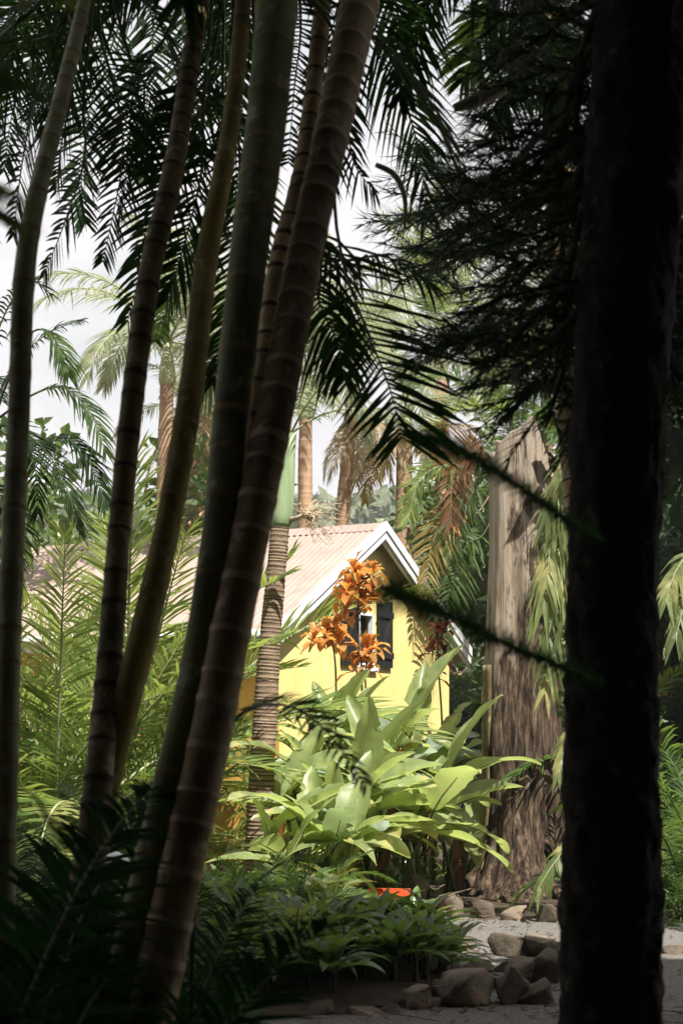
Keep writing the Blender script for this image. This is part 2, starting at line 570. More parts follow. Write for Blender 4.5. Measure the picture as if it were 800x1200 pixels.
mb = MB()
vs, fs = [], []
nn = len(bed_out)
for k, (s_, z_) in enumerate(RINGS):
    for p in bed_out:
        q = cx + (p - cx) * s_
        vs.append(V((q.x, q.y, z_ + .03 * noise.noise(q * 2) * (k > 1))))
for k in range(5):
    for i in range(nn):
        fs.append((k * nn + i, k * nn + (i + 1) % nn, (k + 1) * nn + (i + 1) % nn, (k + 1) * nn + i))
fs.append(tuple(5 * nn + i for i in range(nn)))
mb.add(vs, fs, 0, True)
tag(link('ground_mound', mb.mesh('ground_mound', ['soil'])), kind='structure')


# ------------------------------------------------------------------ house
HX = math.atan2(.88, .47)
apex = at(449, 620, 20.0)
hroot_loc = V((apex.x, apex.y, 0))
HM = Matrix.Translation(hroot_loc) @ Matrix.Rotation(HX, 4, 'Z')
HI = HM.inverted()
cam_loc = V((0, 0, CAMZ))


def on_wall(px, py, yl):
    """house-local point where the ray through a photo pixel meets the plane y = yl"""
    a = HI @ cam_loc
    d = (HI @ at(px, py, 10)) - a
    return a + d * ((yl - a.y) / d.y)


def on_side(px, py, xl):
    a = HI @ cam_loc
    d = (HI @ at(px, py, 10)) - a
    return a + d * ((xl - a.x) / d.x)


def build_house():
    root = thing('cottage', 'yellow cottage with a pale corrugated gable roof and dark shutters', 'house', hroot_loc, rz=HX)
    WX, AP, EV, RW, LEN, WY = 2.42, apex.z, 2.66, 2.73, 9.5, .15
    slope = (AP - EV) / RW
    zr = lambda x: AP - slope * abs(x)
    # walls: gable front with window openings cut out by building it in strips
    w0 = on_wall(419, 716, WY)
    w1 = on_wall(437, 782, WY)
    wx0, wx1, wz1, wz0 = w0.x, w1.x, w0.z, w1.z
    d0, d1 = on_wall(424, 893, WY).x, on_wall(449, 893, WY).x
    dz1 = on_wall(440, 890, WY).z
    xs = sorted([-WX, wx0, wx1, 0, WX, d0, d1])
    mb = MB()
    for a, b in zip(xs, xs[1:]):
        if b - a < .01:
            continue
        m = (a + b) / 2
        spans = [(-.2, None)]
        cuts = []
        if wx0 <= m <= wx1:
            cuts.append((wz0, wz1))
        if d0 <= m <= d1:
            cuts.append((-.1, dz1))
        zs = -.2
        for c0, c1 in sorted(cuts):
            if c0 > zs:
                mb.add([V((a, WY, zs)), V((b, WY, zs)), V((b, WY, c0)), V((a, WY, c0))], [(0, 1, 2, 3)])
            zs = c1
        mb.add([V((a, WY, zs)), V((b, WY, zs)), V((b, WY, zr(b) - .03)), V((a, WY, zr(a) - .03))], [(0, 1, 2, 3)])
    # reveals of the window
    for x in (wx0, wx1):
        mb.add([V((x, WY, wz0)), V((x, WY + .14, wz0)), V((x, WY + .14, wz1)), V((x, WY, wz1))], [(0, 1, 2, 3)])
    # side and back walls
    mb.add([V((WX, WY, -.2)), V((WX, LEN, -.2)), V((WX, LEN, zr(WX) - .03)), V((WX, WY, zr(WX) - .03))], [(0, 1, 2, 3)])
    mb.add([V((-WX, LEN, -.2)), V((WX, LEN, -.2)), V((WX, LEN, zr(WX) - .03)), V((0, LEN, AP - .03)), V((-WX, LEN, zr(WX) - .03))], [(0, 1, 2, 3, 4)])
    link('wall', mb.mesh('wall', ['yellow_wall']), root)
    mb = MB()
    mb.add([V((-WX, WY, -.2)), V((-WX, LEN, -.2)), V((-WX, LEN, zr(WX) - .03)), V((-WX, WY, zr(WX) - .03))], [(0, 1, 2, 3)])
    link('side_wall', mb.mesh('side_wall', ['shaded_wall']), root)
    # corrugated roof, two slopes
    rf = None
    mb = MB()
    for sg in (-1, 1):
        n = 420
        vs = []
        for i in range(n + 1):
            y = LEN * 1.02 * i / n
            z = .011 * math.sin(2 * math.pi * y / .09)
            for x in (0, RW + .05):
                vs.append(V((sg * x, y, zr(x) + .05 + z)))
        mb.add(vs, [(2 * i, 2 * i + 1, 2 * i + 3, 2 * i + 2) for i in range(n)], 0, True)
    rf = link('roof', mb.mesh('roof', ['roof_metal']), root)
    # soffit under the roof
    mb = MB()
    for sg in (-1, 1):
        mb.add([V((0, .03, AP - .02)), V((sg * RW, .03, EV - .02)), V((sg * RW, LEN, EV - .02)), V((0, LEN, AP - .02))], [(0, 1, 2, 3)])
    link('soffit', mb.mesh('soffit', ['white_paint']), rf)
    # ridge cap
    mb = MB()
    n = 200
    for sg in (-1, 1):
        vs = []
        for i in range(n + 1):
            y = LEN * i / n
            lift = .012 * (1 if i % 2 else 0)
            vs += [V((0, y, AP + .085)), V((sg * .17, y, zr(.17) + .066 - lift))]
        mb.add(vs, [(2 * i, 2 * i + 1, 2 * i + 3, 2 * i + 2) for i in range(n)])
    link('ridge_cap', mb.mesh('ridge_cap', ['roof_metal']), rf)
    # screw heads in rows on the visible slope
    # barge boards with a stepped profile, each side its own part
    for sg in (-1, 1):
        mb = MB()
        for (y0, y1, top, bot) in ((-.035, .0, .09, -.13), (-.055, -.035, .10, -.02), (-.004, .03, -.13, -.17)):
            a, b = V((0, y0, AP)), V((sg * (RW + .06), y0, zr(RW + .06)))
            c, d = V((0, y1, AP)), V((sg * (RW + .06), y1, zr(RW + .06)))
            up1, up0 = V((0, 0, top)), V((0, 0, bot))
            q = [a + up0, b + up0, b + up1, a + up1, c + up0, d + up0, d + up1, c + up1]
            mb.add(q, [(0, 1, 2, 3), (4, 7, 6, 5), (3, 2, 6, 7), (0, 4, 5, 1), (1, 5, 6, 2), (0, 3, 7, 4)])
        link('barge_board', mb.mesh('barge_board', ['white_paint']), rf)
    # eaves fascia and gutter
    for sg in (-1, 1):
        mb = MB()
        x = sg * (RW + .01)
        mb.box((min(x, x + sg * .03), .0, EV - .16), (max(x, x + sg * .03), LEN, EV + .03))
        link('fascia', mb.mesh('fascia', ['white_paint']), rf)
        mb = MB()
        pts = [V((x + sg * .09, y, EV - .01)) for y in (.02, LEN * .5, LEN)]
        mb.tube(pts, [.055] * 3, 10)
        link('gutter', mb.mesh('gutter', ['white_paint']), rf)
    # window: frame, pane, two shutters
    mb = MB()
    fw = .045
    y0, y1 = WY - .012, WY + .05
    for lo, hi in (((wx0, y0, wz0), (wx0 + fw, y1, wz1)), ((wx1 - fw, y0, wz0), (wx1, y1, wz1)),
                   ((wx0 + fw, y0, wz1 - fw), (wx1 - fw, y1, wz1)), ((wx0 + fw, y0, wz0), (wx1 - fw, y1, wz0 + fw))):
        mb.box(lo, hi)
    wf = link('window', mb.mesh('window', ['white_paint']), root)
    mb = MB()
    mb.add([V((wx0, WY + .10, wz0)), V((wx1, WY + .10, wz0)), V((wx1, WY + .10, wz1)), V((wx0, WY + .10, wz1))], [(0, 1, 2, 3)])
    link('pane', mb.mesh('pane', ['dark_glass']), wf)
    mb = MB()
    mb.box((wx0 - .06, WY - .05, wz0 - .055), (wx1 + .06, WY + .02, wz0 - .004))
    link('sill', mb.mesh('sill', ['white_paint']), wf)

    def shutter(xa, xb, za, zb, brace):
        mb = MB()
        n = 5
        for i in range(n):
            a = xa + (xb - xa) * i / n
            b = xa + (xb - xa) * (i + 1) / n - .008
            mb.box((a, WY - .045, za), (b, WY - .012, zb))
        for z in (za + .16, zb - .2):
            mb.box((xa + .01, WY - .068, z - .04), (xb - .018, WY - .0445, z + .04))
        if brace:
            q = [V((xa + .04, WY - .0665, za + .2)), V((xa + .10, WY - .0665, za + .2)), V((xb - .04, WY - .0665, zb - .24)), V((xb - .10, WY - .0665, zb - .24))]
            q2 = [v + V((0, .022, 0)) for v in q]
            mb.add(q + q2, [(0, 1, 2, 3), (4, 7, 6, 5), (0, 4, 5, 1), (1, 5, 6, 2), (2, 6, 7, 3), (3, 7, 4, 0)])
        s = link('shutter', mb.mesh('shutter', ['shutter_paint']), root)
        mh = MB()
        for z in (za + .16, zb - .2):
            xh = xa if abs(xa - wx1) < .3 else xb
            mh.box((xh - .06, WY - .075, z - .015), (xh + .05, WY - .0695, z + .015))
        link('hinge', mh.mesh('hinge', ['shutter_paint']), s)
    s0, s1 = on_wall(440.5, 702, WY), on_wall(457, 783, WY)
    shutter(s0.x, s1.x, s1.z, s0.z, True)
    sl0 = on_wall(398, 712, WY).x
    shutter(sl0, wx0 - .03, s1.z, s0.z, True)
    # dark doorway with a plank door, low in the gable
    mb = MB()
    for i in range(6):
        a = d0 + (d1 - d0) * i / 6
        mb.box((a, WY + .05, 0), (a + (d1 - d0) / 6 - .008, WY + .09, dz1))
    dr = link('door', mb.mesh('door', ['shutter_paint']), root)
    mb = MB()
    mb.box((d0 - .07, WY - .015, 0), (d0, WY + .06, dz1 + .07))
    mb.box((d1, WY - .015, 0), (d1 + .07, WY + .06, dz1 + .07))
    mb.box((d0, WY - .012, dz1), (d1, WY + .055, dz1 + .068))
    link('door_frame', mb.mesh('door_frame', ['white_paint']), dr)
    # red lean-to porch roof against the side wall with a white edge
    mb = MB()
    n = 160
    y0, y1 = 1.3, 6.4
    vs = []
    for i in range(n + 1):
        y = y0 + (y1 - y0) * i / n
        z = .016 * math.sin(2 * math.pi * y / .16)
        vs += [V((-WX - .02, y, 1.62 + z)), V((-WX - 1.25, y, 1.22 + z))]
    mb.add(vs, [(2 * i, 2 * i + 1, 2 * i + 3, 2 * i + 2) for i in range(n)], 0, True)
    pr = link('porch_roof', mb.mesh('porch_roof', ['roof_red']), root)
    mb = MB()
    mb.box((-WX - 1.30, y0, 1.07), (-WX - 1.262, y1, 1.19))
    link('porch_fascia', mb.mesh('porch_fascia', ['white_paint']), pr)
    for y in (y0 + .1, (y0 + y1) / 2, y1 - .1):
        mb = MB()
        mb.box((-WX - 1.22, y - .05, 0), (-WX - 1.12, y + .05, 1.2))
        link('porch_post', mb.mesh('porch_post', ['white_paint']), pr)


build_house()


# ------------------------------------------------------------------ foreground palms with ringed trunks
def px_trunk(spec):
    """list of (px, py, D, width px) from top to bottom -> points, radii; runs on down to the ground"""
    P = [at(a, b, d) for a, b, d, w in spec]
    Rr = [w * .5 / F * d for a, b, d, w in spec]
    d = (P[-1] - P[-2]).normalized()
    k = P[-1].z / max(-d.z, .3)
    e = P[-1] + d * k
    e.z = -.05
    e.y = max(e.y, 3.4)
    P.append(e)
    Rr.append(Rr[-1] * 1.2)
    return P, Rr


def fronds_px(root, base, lst, mats, rnd, name='frond'):
    """individual fronds given by the photo pixels their midrib passes and a depth"""
    for ctrl, D, kw in lst:
        pts = [base] if kw.get('attach', True) else []
        n = len(ctrl)
        Ds = D if isinstance(D, (tuple, list)) else (D, D)
        for i, (a, b) in enumerate(ctrl):
            pts.append(at(a, b, Ds[0] + (Ds[1] - Ds[0]) * i / max(n - 1, 1)))
        dm = (Ds[0] + Ds[1]) / 2
        kk = {k: v for k, v in kw.items() if k not in ('attach', 'thin', 'Lp', 'wp', 'mats', 'label')}
        kk['L'] = kw.get('Lp', 70) / F * dm
        kk['w'] = kw.get('wp', 5.0) * .72 / F * dm
        kk['nl'] = int(kk['nl'] * kw.get('thin', .74))
        mb = MB()
        length = sum((b - a).length for a, b in zip(pts, pts[1:]))
        if kk.get('start') is None:
            kk['start'] = min(.6, .12 + ((pts[1] - pts[0]).length / length * .55 if kw.get('attach', True) else 0))
        add_frond(mb, pts, rnd, rr=.011, **kk)
        o = link(name, mb.mesh(name, kw.get('mats', mats), origin=root.location), root)
        if kw.get('label'):
            o['label'] = kw['label']


def front_palm(label, spec, mats, gap, crown_pt, extra, nfr, seed, up_from=None, style='dark', cs=1.0, idx=None, n=14, bulge=1.03):
    rnd = random.Random(seed)
    P, rr = px_trunk(spec)
    top = at(*crown_pt)
    P.insert(0, top)
    rr.insert(0, rr[0] * .9)
    base = P[-1]
    root = thing('palm_tree', label, 'palm tree', base, 'ringed palm stems in the dark foreground')
    link('trunk', ringed_trunk(P, rr, gap, rnd, mats, n, bulge), root)
    dirn = (P[0] - P[1]).normalized()
    ct = top + dirn * .55
    shaft(root, top - base, ct - base, rr[0], rr[0] * .6, 'rachis_green')
    if nfr:
        crown(root, ct - base, style, nfr, rnd, s=cs, idx=idx)
    if extra:
        fronds_px(root, ct, extra, ['leaf_dark', 'rachis_green'], rnd)
    return root


# A: pale grey stem at the far left
front_palm('slim pale grey ringed palm stem leaning right, nearest the left edge of the photo',
           [(88, 50, 6.3, 17), (66, 140, 5.9, 20), (45, 225, 5.6, 23), (29, 320, 5.4, 26), (22, 500, 5.2, 26), (15, 650, 5.0, 28), (8, 850, 4.8, 30), (2, 1050, 4.6, 33)],
           ['trunk_grey', 'ring_olive'], .17, (104, -20, 6.7),
           [([(116, 30), (128, 80), (142, 140), (143, 195), (134, 245), (121, 305)], (7.2, 8.2), dict(Lp=66, nl=60, wp=5, droop=.15, vee=-.05, fwd=(62, 35), up=(0, -1, .2))),
            ([(60, 70), (38, 130), (25, 200), (16, 275)], (7, 8), dict(Lp=60, nl=54, wp=5, droop=.2, vee=0, up=(0, -1, .3))),
            ([(70, 30), (20, 55), (-30, 130)], (7, 8), dict(Lp=80, nl=50, wp=6, droop=.4, up=(0, -.6, 1))),
            ([(98, 110), (100, 180), (80, 250), (52, 322)], (7.2, 8.2), dict(Lp=55, nl=54, wp=5, droop=.2, vee=0, up=(0, -1, .3))),
            ([(150, 60), (185, 130), (190, 215), (160, 300)], (7.5, 8.6), dict(Lp=70, nl=54, wp=6, droop=.25, vee=0, up=(0, -1, .3))),
            ([(120, -20), (170, 0), (200, 60), (214, 130)], (7.6, 8.4), dict(Lp=66, nl=54, wp=6, droop=.3, up=(0, -.8, .6))),
            ([(70, -10), (30, 10), (5, 70), (-8, 150)], (7.4, 8.2), dict(Lp=70, nl=54, wp=6, droop=.3, up=(0, -.8, .6))),
            ([(80, 60), (84, 110), (72, 170), (66, 225)], (7.8, 8.6), dict(Lp=52, nl=50, wp=5, droop=.2, up=(0, -1, .4))),
            ([(40, 10), (-10, 60), (-40, 180), (-30, 300)], (6.2, 6.8), dict(Lp=90, nl=50, wp=7, droop=.3, up=(0, -1, .4))),
            ], 9, 11)
# B: dark stem
front_palm('dark brown ringed palm stem between the pale grey stem and the golden stem',
           [(230, 30, 6.8, 22), (205, 190, 6.3, 25), (178, 310, 6.0, 27), (160, 430, 5.8, 27), (142, 600, 5.6, 27), (130, 760, 5.4, 30), (116, 910, 5.2, 35), (100, 1060, 5.1, 40)],
           ['trunk_dark', 'ring_dark'], .15, (250, -90, 7.2),
           [([(228, 60), (212, 160), (180, 260), (150, 375)], (7.6, 8.6), dict(Lp=80, nl=60, wp=7, droop=.3, up=(0, -1, .4))),
            ([(200, 30), (160, 90), (150, 190), (140, 250)], (7.6, 8.6), dict(Lp=72, nl=60, wp=6, droop=.3, vee=0, up=(0, -1, .4))),
            ([(240, 100), (236, 200), (215, 290), (196, 350)], (7.6, 8.2), dict(Lp=80, nl=56, wp=7, droop=.3, up=(0, -1, .4))),
            ([(260, 150), (252, 250), (225, 320), (190, 375), (182, 400)], (8.2, 9.2), dict(Lp=62, nl=50, wp=7, droop=.4, up=(0, -.6, 1), mats=['leaf_mid', 'rachis_green'])),
            ], 8, 12)
# C: golden stem
front_palm('slender golden olive ringed palm stem leaning right from the dark undergrowth',
           [(285, 0, 6.6, 19), (270, 150, 6.2, 22), (243, 300, 6.0, 27), (225, 450, 5.7, 30), (200, 600, 5.5, 31), (167, 750, 5.35, 33), (136, 870, 5.3, 35), (108, 990, 5.25, 37), (96, 1060, 5.2, 38)],
           ['trunk_gold', 'ring_olive'], .19, (288, -110, 7.0),
           [([(270, 60), (280, 170), (278, 270), (262, 380), (250, 450)], (7.4, 8.4), dict(Lp=70, nl=64, wp=6, droop=.35, vee=0, up=(0, -1, .4))),
            ([(250, 60), (232, 120), (205, 140), (170, 150)], (7.6, 8.6), dict(Lp=66, nl=50, wp=6, droop=.5, up=(0, -.4, 1))),
            ([(300, 120), (300, 240), (280, 360), (248, 440), (238, 470)], (7.9, 8.6), dict(Lp=62, nl=60, wp=7, droop=.4, up=(0, -1, .5), mats=['leaf_mid', 'rachis_green'])),
            ], 8, 13, bulge=1.025)
# D: thick green-black stem
front_palm('thick dark green ringed palm stem, the broadest of the leaning stems',
           [(325, 0, 6.0, 50), (311, 150, 5.7, 47), (290, 310, 5.4, 45), (274, 460, 5.2, 43), (258, 620, 5.0, 42), (236, 770, 4.9, 44), (205, 910, 4.8, 47), (170, 1060, 4.7, 50)],
           ['trunk_green', 'ring_olive'], .22, (340, -170, 6.6),
           [([(350, -40), (352, 40), (345, 100), (338, 190)], (7.2, 8.0), dict(Lp=62, nl=50, wp=6, droop=.1, vee=0, up=(0, -1, .2), fwd=(85, 60))),
            ([(345, -30), (388, 30), (392, 120), (378, 200), (352, 280)], (7.4, 8.4), dict(Lp=66, nl=54, wp=6, droop=.35, vee=0, up=(0, -1, .3))),
            ], 8, 14, n=18, bulge=1.018)
# E: brown ringed stem
front_palm('stout brown palm stem with closely spaced pale rings, furthest right of the leaning stems',
           [(422, 0, 6.2, 45), (390, 150, 5.8, 41), (357, 300, 5.5, 41), (331, 440, 5.2, 43), (301, 590, 5.0, 45), (270, 745, 4.85, 47), (239, 900, 4.75, 49), (206, 1050, 4.65, 52)],
           ['trunk_brown', 'ring_pale'], .135, (446, -110, 6.7),
           [([(420, -20), (412, 60), (408, 130), (414, 190), (440, 225)], (7.4, 7.9), dict(Lp=56, nl=44, wp=5, droop=.35, vee=0, up=(0, -1, .3), lside=.5)),
            ([(400, 150), (392, 240), (404, 315), (426, 378), (447, 430), (461, 470), (470, 512)], (6.8, 6.2), dict(Lp=134, nl=44, wp=7.5, droop=.10, vee=.0, up=(0, -1, .1), fwd=(64, 42), tipl=.6, rside=.75)),
            ([(392, 180), (372, 270), (395, 305), (450, 300), (498, 330)], (7.4, 7.8), dict(Lp=92, nl=54, wp=5, droop=.9, up=(0, -.2, 1))),
            ([(405, 160), (380, 280), (372, 345), (395, 400), (402, 440)], (7.2, 6.8), dict(Lp=86, nl=50, wp=7, droop=.7, up=(0, -1, .5))),
            ], 7, 15, n=18)
# F: thin reddish stem behind E
front_palm('thin red brown palm stem squeezed behind the stout brown ringed stem',
           [(362, 150, 6.9, 22), (348, 230, 6.6, 24), (327, 310, 6.4, 26), (307, 440, 6.2, 25), (284, 580, 6.0, 25), (255, 730, 5.8, 28), (222, 880, 5.6, 30), (190, 1040, 5.5, 34)],
           ['trunk_brown', 'ring_dark'], .14, (385, -60, 7.5), [], 6, 16)

# G: palm whose crown hangs in at the top, right of the stems; its trunk stands behind the pine
def crown_palm(label, base, top, r, seed, extra, style, n, cs=1.0, group=None, mats=('trunk_brown', 'ring_dark'), name='palm_tree', idx=None, emats=('leaf_dark', 'rachis_green'), shaft_mat='rachis_green', gap=.14, shaft_len=.6):
    rnd = random.Random(seed)
    root = thing(name, label, 'palm tree', base, group)
    mid = base.lerp(top, .5) + V((rnd.uniform(-.12, .12), rnd.uniform(-.12, .12), 0))
    link('trunk', ringed_trunk([base - V((0, 0, .05)), mid, top], [r * 1.25, r, r * .85], gap * .7, rnd, list(mats), 12, 1.012, .010, .12), root)
    ct = top + (top - mid).normalized() * shaft_len
    shaft(root, top - base, ct - base, r * .85, r * .5, shaft_mat)
    if n:
        crown(root, ct - base, style, n, rnd, s=cs, idx=idx)
    if extra:
        fronds_px(root, ct, extra, list(emats), rnd)
    return root


crown_palm('palm behind the pine whose dark fronds hang down at the top centre', gnd(742, 8.4), at(640, -180, 8.6), .09, 21,
           [([(540, -70), (508, -10), (486, 50), (468, 118)], (8, 8.4), dict(Lp=58, nl=52, wp=6, droop=.3, vee=0, up=(0, -1, .4))),
            ([(590, -80), (575, 0), (560, 50), (541, 95)], (8, 8.4), dict(Lp=66, nl=50, wp=7, droop=.4, up=(0, -1, .6), mats=['leaf_mid', 'rachis_green'])),
            ([(560, -80), (530, -30), (500, 10), (478, 60)], (8.3, 8.8), dict(Lp=58, nl=50, wp=6, droop=.6, up=(0, -.4, 1))),
            ([(600, -60), (610, 20), (600, 90), (585, 150)], (8, 8.4), dict(Lp=62, nl=50, wp=6, droop=.4, up=(0, -1, .6))),
            ([(620, -60), (650, 0), (660, 60), (650, 130)], (8, 8.4), dict(Lp=60, nl=50, wp=6, droop=.4, up=(0, -1, .6))),
            ([(530, -90), (470, -60), (455, -10), (447, 50)], (8, 8.4), dict(Lp=50, nl=50, wp=5, droop=.5, up=(0, -.6, 1))),
            ], 'dark', 4, .95)


crown_palm('palm farther back whose combed fronds fill the gap between the grey and dark brown stems', gnd(200, 9.6), at(316, -170, 9.6), .05, 22,
           [([(150, -60), (110, 0), (70, 60), (40, 140)], (9.2, 9.4), dict(Lp=62, nl=58, wp=5, droop=.15, up=(0, -1, .2), fwd=(66, 40), thin=.8)),
            ([(160, -50), (140, 30), (110, 110), (96, 200), (100, 260)], (9.2, 9.4), dict(Lp=58, nl=60, wp=5, droop=.15, up=(0, -1, .2), fwd=(66, 40), thin=.8)),
            ([(190, -60), (220, 0), (232, 80), (222, 170)], (9.2, 9.4), dict(Lp=60, nl=58, wp=5, droop=.15, up=(0, -1, .2), fwd=(66, 40), thin=.8)),
            ([(170, -60), (180, 30), (172, 120), (168, 210)], (9.4, 9.6), dict(Lp=56, nl=58, wp=5, droop=.15, up=(0, -1, .2), fwd=(66, 40), thin=.8)),
            ([(120, -70), (50, -30), (0, 40), (-20, 120)], (9.2, 9.4), dict(Lp=66, nl=58, wp=5, droop=.25, up=(0, -.9, .4), fwd=(66, 40), thin=.8)),
            ([(110, -60), (60, 20), (20, 110), (5, 200)], (9.3, 9.5), dict(Lp=60, nl=58, wp=5, droop=.2, up=(0, -1, .2), fwd=(66, 40), thin=.8)),
            ([(200, -70), (250, -20), (280, 60), (285, 150)], (9.2, 9.4), dict(Lp=58, nl=58, wp=5, droop=.2, up=(0, -1, .2), fwd=(66, 40), thin=.8)),
            ], 'dark', 3, .9)


# ------------------------------------------------------------------ pine with rope-like needled boughs
def add_needles(mb, path, rnd, step, ln, w, spread=48, mi=0, k=5):
    tot = 0
    for a, b in zip(path, path[1:]):
        seg = (b - a)
        L = seg.length
        T = seg.normalized()
        S = T.orthogonal().normalized()
        B = T.cross(S)
        n = max(1, int(L / step))
        for i in range(n):
            p = a + seg * ((i + rnd.random()) / n)
            for j in range(k):
                th = rnd.uniform(0, 6.283)
                sp = R(spread + rnd.uniform(-16, 16))
                o = S * math.cos(th) + B * math.sin(th)
                d = T * math.cos(sp) + o * math.sin(sp)
                wd = d.cross(o).normalized() * w * .5
                l = ln * rnd.uniform(.55, 1.25)
                e = p + d * l + T * (l * .18)
                mb.add([p - wd, p + wd, e], [(0, 1, 2)], mi)


def bough(ctrl, rnd, r=.022, twl=.46, step=.12, nl=.12, nw=.0085, leader=True, dens=.03, k=4):
    """a limb with side twigs, every twig ringed with needles"""
    mb = MB()
    ns = 18
    path = catmull(ctrl, ns)
    mb.tube(path, [r * (1 - .8 * i / (ns - 1)) for i in range(ns)], 6, 1, cap=False)
    L = sum((b - a).length for a, b in zip(path, path[1:]))
    n = int(L / step)
    for i in range(n):
        t = .12 + .88 * (i + rnd.random()) / n
        x = min(t, .999) * (ns - 1)
        kk = min(int(x), ns - 2)
        p = path[kk].lerp(path[kk + 1], x - kk)
        T = (path[kk + 1] - path[kk]).normalized()
        S = T.cross(V((0, 0, 1)))
        S = S.normalized() if S.length > .1 else V((1, 0, 0))
        sg = 1 if i % 2 else -1
        d = (T * rnd.uniform(.3, .9) + S * sg * rnd.uniform(.5, 1) + V((0, 0, rnd.uniform(-.55, .35)))).normalized()
        l = twl * rnd.uniform(.5, 1.2) * (1 - .35 * t)
        q = [p, p + d * l * .5 + V((0, 0, rnd.uniform(-.03, .02))), p + d * l + V((0, 0, rnd.uniform(-.09, .05)))]
        mb.tube(q, [.005, .004, .002], 4, 1, cap=False)
        add_needles(mb, q, rnd, dens, nl, nw, k=k)
    if leader:
        add_needles(mb, path[ns // 2:], rnd, dens, nl, nw, k=k)
    return mb


